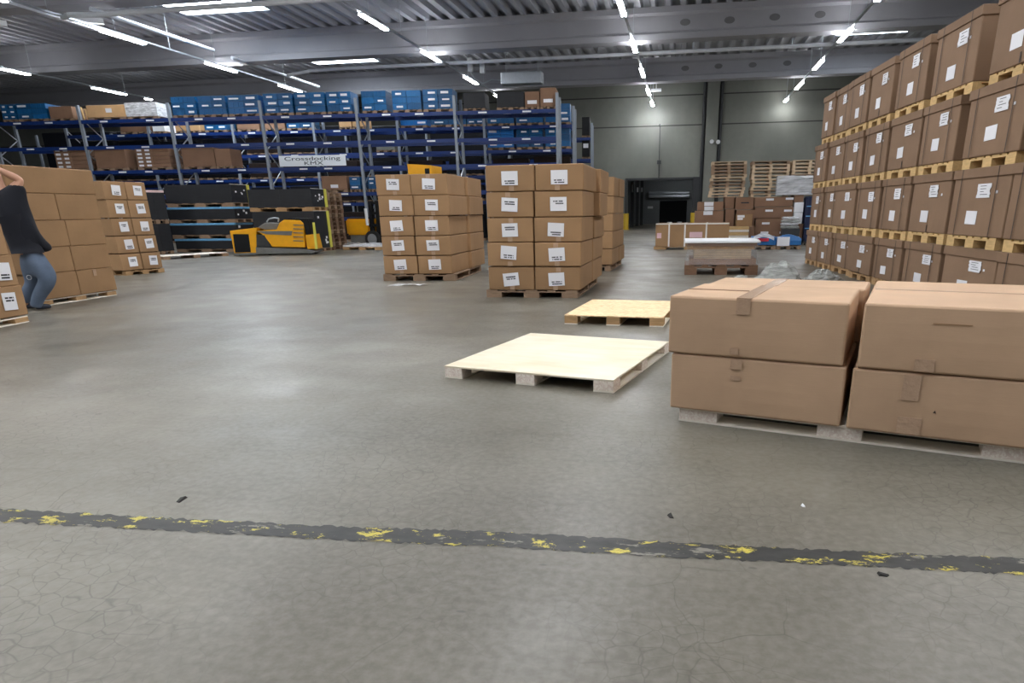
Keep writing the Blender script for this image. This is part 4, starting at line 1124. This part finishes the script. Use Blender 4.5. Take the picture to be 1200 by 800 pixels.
text_mesh('Crossdocking', hv * .50, 2.1, INKB, sg, (0, -.033, hv * .19))
text_mesh('KMX', hv * .47, 2.0, INKB, sg, (wv * .015, -.033, -hv * .24))

# ================================================================== BLACK SHEET BUNDLES
def bundle(fc, s0, s1, d1, z0, z1, label, edge=None, corner=False, d0=0.0, spots=0):
    o = thing('black_sheet_bundle', label, 'sheet bundle', fc.P(s0, d0, z0), fc.ang, 'black sheet bundles')
    w, d, h = s1 - s0, d1 - d0, z1 - z0
    e = .07 if edge else 0
    m = MB().box(0, w, 0, d, 0, h - e)
    m.box(w * .499, w * .501, -.006, 0, .01, h - e)
    m.obj('sheets', BLACKP, o)
    if edge: MB().box(-.01, w + .01, -.01, d + .01, h - e, h).bevel(.01).obj('edge_cover', edge, o)
    if corner:
        MB().box(w - .02, w + .03, d - .12, d + .02, 0, h + .01).obj('corner_guard', YSTRIP, o)
        MB().box(w - .01, w + .012, 0, d, h, h + .012).obj('cap_strip', WSTRAP, o)
    for k in range(spots):
        y, z = ru(.15, d - .25), ru(.1, h - .15); q = ru(.03, .09); MB().box(w, w + .008, y, y + q * 1.4, z, z + q).obj('paper_label', PAPER, o)
    return o
random.seed(41)
BK3 = floor_face((303, 295.5), (372, 295.2))
d3 = max(.9, min(1.4, BK3.depth(388.5, 292, BK3.s(372, 292))))
sr = BK3.s(370, 270)
zp1 = BK3.z(340, 242.7); zp0 = BK3.z(340, 247.5); zt = BK3.z(330, 221.5)
s0 = BK3.s(292, 240)
bundle(BK3, s0, sr, d3, zp1, zt, 'upper black sheet bundle above the yellow truck', None, True, spots=7)
pallet(BK3, s0, sr, .0, d3, zp0, zp1 - .002, 'wooden pallet between the black bundles above the yellow truck', 'pallets in black bundles', WOOD)
bundle(BK3, s0 + .05, sr, d3, .115, zp0 - .002, 'lower black sheet bundle behind the yellow truck', None, True, spots=5)
pallet(BK3, s0 + .05, sr, .0, d3, 0, .113, 'bottom wooden pallet of the black bundles behind the yellow truck', 'pallets in black bundles', WOOD_OLD)
BK2 = floor_face((209, 295.2), (272, 294.8))
c2 = lambda x, y: (180 + x * .1375, 200 + y * .1375)
ys = [(118, 275, 310), (310, 415, 445), (447, 545, 578), (580, 682, 694)]
xs = [(97, 660), (122, 690), (150, 700), (190, 672)]
nm2 = ['top', 'second from top', 'third from top', 'bottom']
for i in range(4):
    a, b, c = ys[i]
    xm = 400
    z1, z0, zq = BK2.z(*c2(xm, a)), BK2.z(*c2(xm, b)), BK2.z(*c2(xm, c))
    if i == 3: zq = 0; z0 = .1
    s0, s1 = BK2.s(*c2(xs[i][0], (a + b) / 2)), BK2.s(*c2(xs[i][1] if i < 3 else 700, (a + b) / 2))
    bundle(BK2, s0, s1, 1.1, z0, z1, f'black sheet bundle, {nm2[i]} of the left four' + (' with blue edge' if i else ''), EDGE_B if i else None, i == 0, spots=[4, 3, 2, 0][i])
    pallet(BK2, s0, s1, 0, 1.1, zq + .001, z0 - .002, f'wooden pallet under the {nm2[i]} of four black bundles', 'pallets in black bundles', WOOD_OLD)
BK1 = floor_face((172, 299.0), (203.5, 297.0))
z1, z0, zq, za = BK1.z(186, 223), BK1.z(190, 257), BK1.z(192, 262), BK1.z(198, 293.5)
sR = BK1.s(203, 292)
bundle(BK1, BK1.s(168, 240), BK1.s(194.5, 240), 1.0, z0, z1, 'upper black bundle with pink edge beside the left labelled stack', EDGE_P)
pallet(BK1, BK1.s(168, 240), BK1.s(196, 250), 0, 1.0, zq, z0 - .002, 'wooden pallet between the two leftmost black bundles', 'pallets in black bundles', WOOD_OLD)
bundle(BK1, BK1.s(175, 280), BK1.s(202, 280), 1.0, .1, zq - .002, 'lower black bundle beside the left labelled stack')
pallet(BK1, BK1.s(175, 280), BK1.s(203, 290), 0, 1.0, 0, .098, 'bottom wooden pallet of the leftmost black bundles', 'pallets in black bundles', WOOD_OLD)
# low pallet with a pale board before the bundles
LP = floor_face((192, 304.3), (268, 299.5))
deck_pallet(LP, 0, LP.len, 0, .75, LP.z(215, 298.8), 'low pallet with pale board before the black bundles', WOOD_W, WOOD_OLD, WOOD, 'depth', .2, .12)

# ================================================================== YELLOW PALLET TRUCK
TK = floor_face((274, 299.7), (367, 298.2))
def ct(x, y): return TK.at(260 + x / 6.0, 240 + y / 6.0)
def prof(pts): return [ct(*p) for p in pts]
tk = thing('pallet_truck', 'yellow electric pallet truck standing before the black bundles', 'pallet truck', TK.P(0, 0, 0), TK.ang)
MB().prism([(a, max(.03, b)) for a, b in prof([(236, 296), (600, 312), (672, 326), (640, 346), (240, 352)])], 'y', 0, .75).bevel(.02).obj('chassis', DGREY, tk)
MB().prism(prof([(52, 182), (240, 160), (246, 340), (86, 344)]), 'y', .02, .73).bevel(.015).obj('battery_box', YELL, tk)
MB().prism(prof([(78, 206), (186, 206), (202, 332), (94, 334)]), 'y', 0, .03).obj('battery_panel', BLK, tk)
MB().prism([(a, max(.02, b)) for a, b in prof([(80, 340), (246, 336), (246, 352), (84, 354)])], 'y', 0, .74).obj('battery_skirt', DGREY, tk)
MB().prism(prof([(240, 184), (300, 178), (388, 178), (402, 126), (436, 104), (548, 108), (572, 130), (584, 300), (352, 296), (300, 215)]), 'y', .01, .72).bevel(.02).obj('hood', YELL, tk)
MB().prism(prof([(244, 184), (496, 184), (488, 214), (310, 206)]), 'y', -.005, .05).obj('side_cover', DGREY, tk)
MB().prism(prof([(242, 208), (298, 214), (346, 296), (244, 294)]), 'y', .005, .7).obj('drive_cover', DKMETAL, tk)
for y in (138, 164, 192, 220, 248): MB().prism(prof([(502, y), (572, y + 3), (573, y + 9), (503, y + 7)]), 'y', -.012, .02).obj('vent_slat', DGREY, tk)
MB().prism(prof([(425, 104), (470, 92), (600, 95), (626, 212), (588, 212), (572, 128), (548, 106)]), 'y', .05, .68).bevel(.02).obj('backrest', BLK, tk)
MB().prism(prof([(240, 160), (292, 124), (372, 130), (392, 172), (300, 178)]), 'y', .12, .6).bevel(.02).obj('control_head', DGREY, tk)
hp = [TK.at(260 + x / 6, 240 + y / 6) for x, y in ((286, 122), (300, 100), (345, 92), (372, 96), (368, 120))]
MB().path([(a, .36, b) for a, b in hp], .022).obj('handle', GALV, tk)
MB().prism(prof([(584, 212), (640, 206), (664, 308), (600, 310)]), 'y', .03, .7).obj('operator_platform', YELL, tk)
MB().prism(prof([(636, 124), (650, 124), (672, 308), (656, 310)]), 'y', .0, .06).obj('guard_post', YSTRIP, tk)
for x in (120, 330, 620):
    a, b = ct(x, 345); MB().tube((a, .06, .075), (a, .2, .075), .075, 14).tube((a, .55, .075), (a, .69, .075), .075, 14).obj('wheel', RUB, tk)

# pallet stack beside it
f0, f1 = on_z(391, 293), on_z(407.3, 290.6)
PS = Face(f0, f1)
n = 14; ztop = PS.z(389, 225); hp = ztop / n
random.seed(51)
for k in range(n):
    j = ru(-.015, .015); kk = n - k
    pallet(PS, j, PS.len + j, j, .9 + j, k * hp + .001, (k + 1) * hp, f'wooden pallet, {"topmost" if kk == 1 else NTH[kk - 1] + " from top" if kk < 13 else ORD[k] + " one"}, of the stack by the yellow strips', 'pallets in the stack by the yellow truck', WOOD_DK if rnd() < .7 else WOOD_OLD)
# white wrapped low pallet
WP = floor_face((402, 292.8), (447, 292.8))
pallet(WP, 0, WP.len, 0, 1.1, 0, .1, 'wooden pallet under the low white wrapped sheets', None, WOOD)
o = thing('wrapped_sheets', 'low white film wrapped sheets beside the left middle stack', 'wrapped sheets', WP.P(0, .02, .102), WP.ang)
m = MB(); bm = m.bm
g = [[bm.verts.new((WP.len * i / 8, 1.05 * j_ / 5, .06 + ru(0, .06))) for j_ in range(6)] for i in range(9)]
for i in range(8):
    for j_ in range(5): bm.faces.new((g[i][j_], g[i + 1][j_], g[i + 1][j_ + 1], g[i][j_ + 1]))
m.obj('white_film', FILM_W, o); MB().box(0, WP.len, 0, 1.05, 0, .06).obj('sheets', WHITE, o)

# ================================================================== REACH TRUCK
RTK = floor_face((420, 289.6), (505, 289.6))
rt = thing('reach_truck', 'yellow reach truck with black mast left of the left middle stack', 'forklift', RTK.P(0, 0, 0), RTK.ang)
q = lambda x, y: RTK.at(380 + x * .1437, 185 + y * .1437)
def rp(pts): return [q(*p) for p in pts]
MB().prism(rp([(345, 350), (372, 350), (392, 640), (366, 640)]), 'y', .1, .22).prism(rp([(400, 350), (438, 350), (452, 640), (420, 640)]), 'y', .1, .22).obj('mast_rail', BLK, rt)
MB().prism(rp([(345, 350), (372, 350), (392, 640), (366, 640)]), 'y', .9, 1.02).prism(rp([(400, 350), (438, 350), (452, 640), (420, 640)]), 'y', .9, 1.02).obj('mast_rail', BLK, rt)
m = MB()
for yy in (356, 440, 540, 620): m.prism(rp([(350, yy), (440, yy), (442, yy + 22), (352, yy + 22)]), 'y', .12, 1.0)
m.obj('mast_crossbar', BLK, rt)
a, b = q(334, 412); a2, b2 = q(352, 550)
MB().tube((a, .02, b), (a2, .02, b2), .055, 10).obj('lift_cylinder', WHITE, rt)
ca, cb = q(395, 645)
MB().tube((ca, -.05, .3), (ca, .08, .3), .3, 24).obj('wheel', RUB, rt)
MB().tube((ca, -.06, .3), (ca, -.05, .3), .19, 18).obj('wheel_hub', GALV, rt)
MB().tube((ca, .9, .3), (ca, 1.03, .3), .3, 24).obj('wheel', RUB, rt)
x0 = q(460, 600)[0]
MB().box(ca - .3, ca + .9, .15, .3, .18, .34).box(ca - .3, ca + .9, .85, 1.0, .18, .34).obj('support_arm', BLK, rt)
b0, bz0 = RTK.at(404.5, 275.5); b1, bz1 = RTK.at(426, 256.5)
MB().box(b0, b1 + .12, .12, 1.02, max(.16, bz0), bz1).bevel(.05, 2).obj('body', YELL, rt)
MB().box(b0 + .1, b1 + .1, .2, .95, .06, max(.16, bz0)).obj('underbody', DGREY, rt)
MB().tube((b0 + .3, .3, .12), (b0 + .3, .45, .12), .12, 16).tube((b0 + .3, .75, .12), (b0 + .3, .9, .12), .12, 16).obj('rear_wheel', RUB, rt)
MB().box(b0 + .05, b1, .25, .9, bz1, bz1 + .06).obj('seat_deck', DKMETAL, rt)
# second truck, only its roof above the carton stack
RTK = floor_face((470, 302), (520, 302))
op = thing('order_picker', 'yellow cab top of a truck rising behind the left middle stack', 'forklift', RTK.P(RTK.s(491, 280), 0, 0), RTK.ang)
so = RTK.s(491, 280)
sx0, sx1 = RTK.s(478.5, 198) - so, RTK.s(504.5, 198) - so; rz0, rz1 = RTK.z(493, 204) - .45, RTK.z(493, 191.6)
MB().hexa([(sx0, .0, rz0), (sx1, .0, rz0), (sx1, .8, rz0), (sx0, .8, rz0)], [(sx0 - .02, .0, rz1), (sx1 + .02, .0, rz1 - .05), (sx1 + .02, .8, rz1 - .05), (sx0 - .02, .8, rz1)]).obj('cab_roof', YELL, op)
wx0, wx1 = RTK.s(498, 199) - so, RTK.s(503.2, 199) - so
MB().box(wx0, wx1, -.012, .02, RTK.z(502, 206), RTK.z(502, 197.3)).obj('cab_window', BLK, op)
for x in (sx0 + .06, sx1 - .06):
    for y in (.06, .74): MB().box(x - .04, x + .04, y - .04, y + .04, .95, rz0 + .01).obj('cab_post', BLK, op)
MB().box(sx0, sx1, 0, .8, .16, .95).bevel(.04).obj('body', YELL, op)
for x in (sx0 + .2, sx1 - .2): MB().tube((x, .05, .13), (x, .2, .13), .13, 16).tube((x, .6, .13), (x, .75, .13), .13, 16).obj('wheel', RUB, op)

# ================================================================== PERSON
fpt = on_z(43, 364)
vdir = Vector((fpt.x, fpt.y, 0)).normalized()
PF = Face(fpt, fpt + Vector((vdir.y, -vdir.x, 0)))
def J(u, v, d=0.0):
    s, z = PF.at(u, v, d); return Vector((s, d, z))
per = thing('person', 'person in dark t-shirt and jeans with raised arm by the plain stack', 'person', PF.P(0, 0, 0), PF.ang)
def skin_obj(name, nodes, edges, mat, parent, root=0, sub=2):
    me = bpy.data.meshes.new(name); me.from_pydata([tuple(n[0]) for n in nodes], edges, [])
    me.materials.append(mat)
    o = link(name, me, parent)
    md = o.modifiers.new('skin', 'SKIN'); md.use_smooth_shade = True
    for i, n in enumerate(nodes):
        sv = me.skin_vertices[0].data[i]; r = n[1]; sv.radius = r if isinstance(r, tuple) else (r, r); sv.use_root = (i == root)
    s = o.modifiers.new('sub', 'SUBSURF'); s.levels = sub; s.render_levels = sub
    return o
hip = J(36, 300); chest = J(17, 252); neck = J(1, 221); 
shR = J(9, 231, -.05); elR = J(24.5, 211, -.06); wrR = J(1, 200, -.1)
shL = J(3, 231, .28); elL = J(-8, 250, .45); wrL = J(-24, 240, .4)
hpR, knR, anR = J(42, 308, -.03), J(55, 327, -.09), J(41.5, 359.5, 0)
hpL, knL, anL = J(33, 303, .16), J(40, 332, .16), J(27, 358, .22)
head0 = J(-8, 205, .06); head1 = J(-14, 188, .06)
nodes = [(hip, .09), ((hip + chest) / 2, .11), (chest, .15), (neck, .06), (head0, .085), (head1, .095),
         (shR, .075), (elR, .058), (wrR, .04), (shL, .075), (elL, .045), (wrL, .032),
         (hpR, .08), (knR, .06), (anR, .042), (hpL, .08), (knL, .065), (anL, .042)]
edges = [(0, 1), (1, 2), (2, 3), (3, 4), (4, 5), (2, 6), (6, 7), (7, 8), (2, 9), (9, 10), (10, 11), (0, 12), (12, 13), (13, 14), (0, 15), (15, 16), (16, 17)]
# hands: palm, four fingers and thumb chains
def hand(wr, el, base_i):
    ax = (wr - el).normalized(); sd = ax.cross(Vector((0, 1, 0))).normalized(); up = ax.cross(sd)
    palm = wr + ax * .07
    n0 = len(nodes); nodes.append((palm, (.038, .02))); edges.append((base_i, n0))
    for k, L in enumerate((.066, .076, .070, .054)):
        off = sd * (-.027 + .018 * k)
        a = len(nodes)
        nodes.append((palm + ax * .035 + off, .0095)); nodes.append((palm + ax * (.035 + L * .55) + off + up * .012, .0085)); nodes.append((palm + ax * (.035 + L * .8) + off + up * .032, .0075))
        edges.extend([(n0, a), (a, a + 1), (a + 1, a + 2)])
    a = len(nodes)
    nodes.append((palm - sd * .036 - ax * .01, .011)); nodes.append((palm - sd * .055 + ax * .03 + up * .015, .009)); edges.extend([(n0, a), (a, a + 1)])
hand(wrR, elR, 8); hand(wrL, elL, 11)
skin_obj('body', nodes, edges, SKIN, per)
hem_f = J(62, 291, -.02)
sn = [(J(36, 301), .185), (J(32, 288), .20), (J(24, 270), .20), (J(15, 252), .205), (J(6, 232), .14), (J(16, 227, -.05), .12), (J(25, 215, -.06), .085),
      (J(1, 238, .2), .12), (J(-5, 244, .38), .085), (J(48, 288, -.02), .12), (J(62, 290.5, -.02), .035)]
se = [(0, 1), (1, 2), (2, 3), (3, 4), (3, 5), (5, 6), (3, 7), (7, 8), (1, 9), (9, 10)]
skin_obj('t_shirt', sn, se, SHIRT, per, root=2)
jn = [(J(34, 288), .13), (J(38, 306), .16), (J(47, 315, -.06), .145), (J(57, 324, -.1), .12), (J(54, 334, -.08), .10), (J(46, 345, -.03), .085), (J(42.5, 356, 0), .072), (J(42, 361, 0), .07),
      (J(37, 318, .14), .13), (knL, .10), (J(31, 345, .2), .08), (J(28, 356, .22), .072)]
je = [(0, 1), (1, 2), (2, 3), (3, 4), (4, 5), (5, 6), (6, 7), (1, 8), (8, 9), (9, 10), (10, 11)]
skin_obj('jeans', jn, je, DENIM, per, root=1)
for a, nm in ((anR, 1), (anL, 2)):
    b = Vector((a.x, a.y, .055))
    skin_obj('shoe', [(b, (.05, .045)), (b + Vector((.09, .05, -.01)), (.048, .04)), (b + Vector((.17, .09, -.02)), (.04, .03))], [(0, 1), (1, 2)], SHOE, per)
skin_obj('hair', [(head1 + Vector((0, .0, .03)), .102), (head1 + Vector((.03, .0, -.02)), .09)], [(0, 1)], HAIR, per)
kr = J(34, 325, -.2)
m = MB()
for k in range(12):
    a0, a1 = 2 * PI * k / 12, 2 * PI * (k + 1) / 12
    m.tube(kr + Vector((.025 * math.cos(a0), 0, .03 * math.sin(a0))), kr + Vector((.025 * math.cos(a1), 0, .03 * math.sin(a1))), .004, 6)
m.obj('key_ring', GALV, per)

# ================================================================== LIGHT AND LOOK
w = bpy.data.worlds.new('world'); scn.world = w; w.use_nodes = True
bg = w.node_tree.nodes['Background']; bg.inputs[0].default_value = (.72, .80, .92, 1); bg.inputs[1].default_value = .04
scn.view_settings.view_transform = 'Standard'; scn.view_settings.look = 'None'
scn.view_settings.exposure = 1.9; scn.view_settings.gamma = 1.0; scn.view_settings.use_curve_mapping = False
scn.cycles.use_denoising = True
scn.cycles.max_bounces = 6; scn.cycles.diffuse_bounces = 4; scn.cycles.transparent_max_bounces = 12
scn.cycles.sample_clamp_indirect = 6
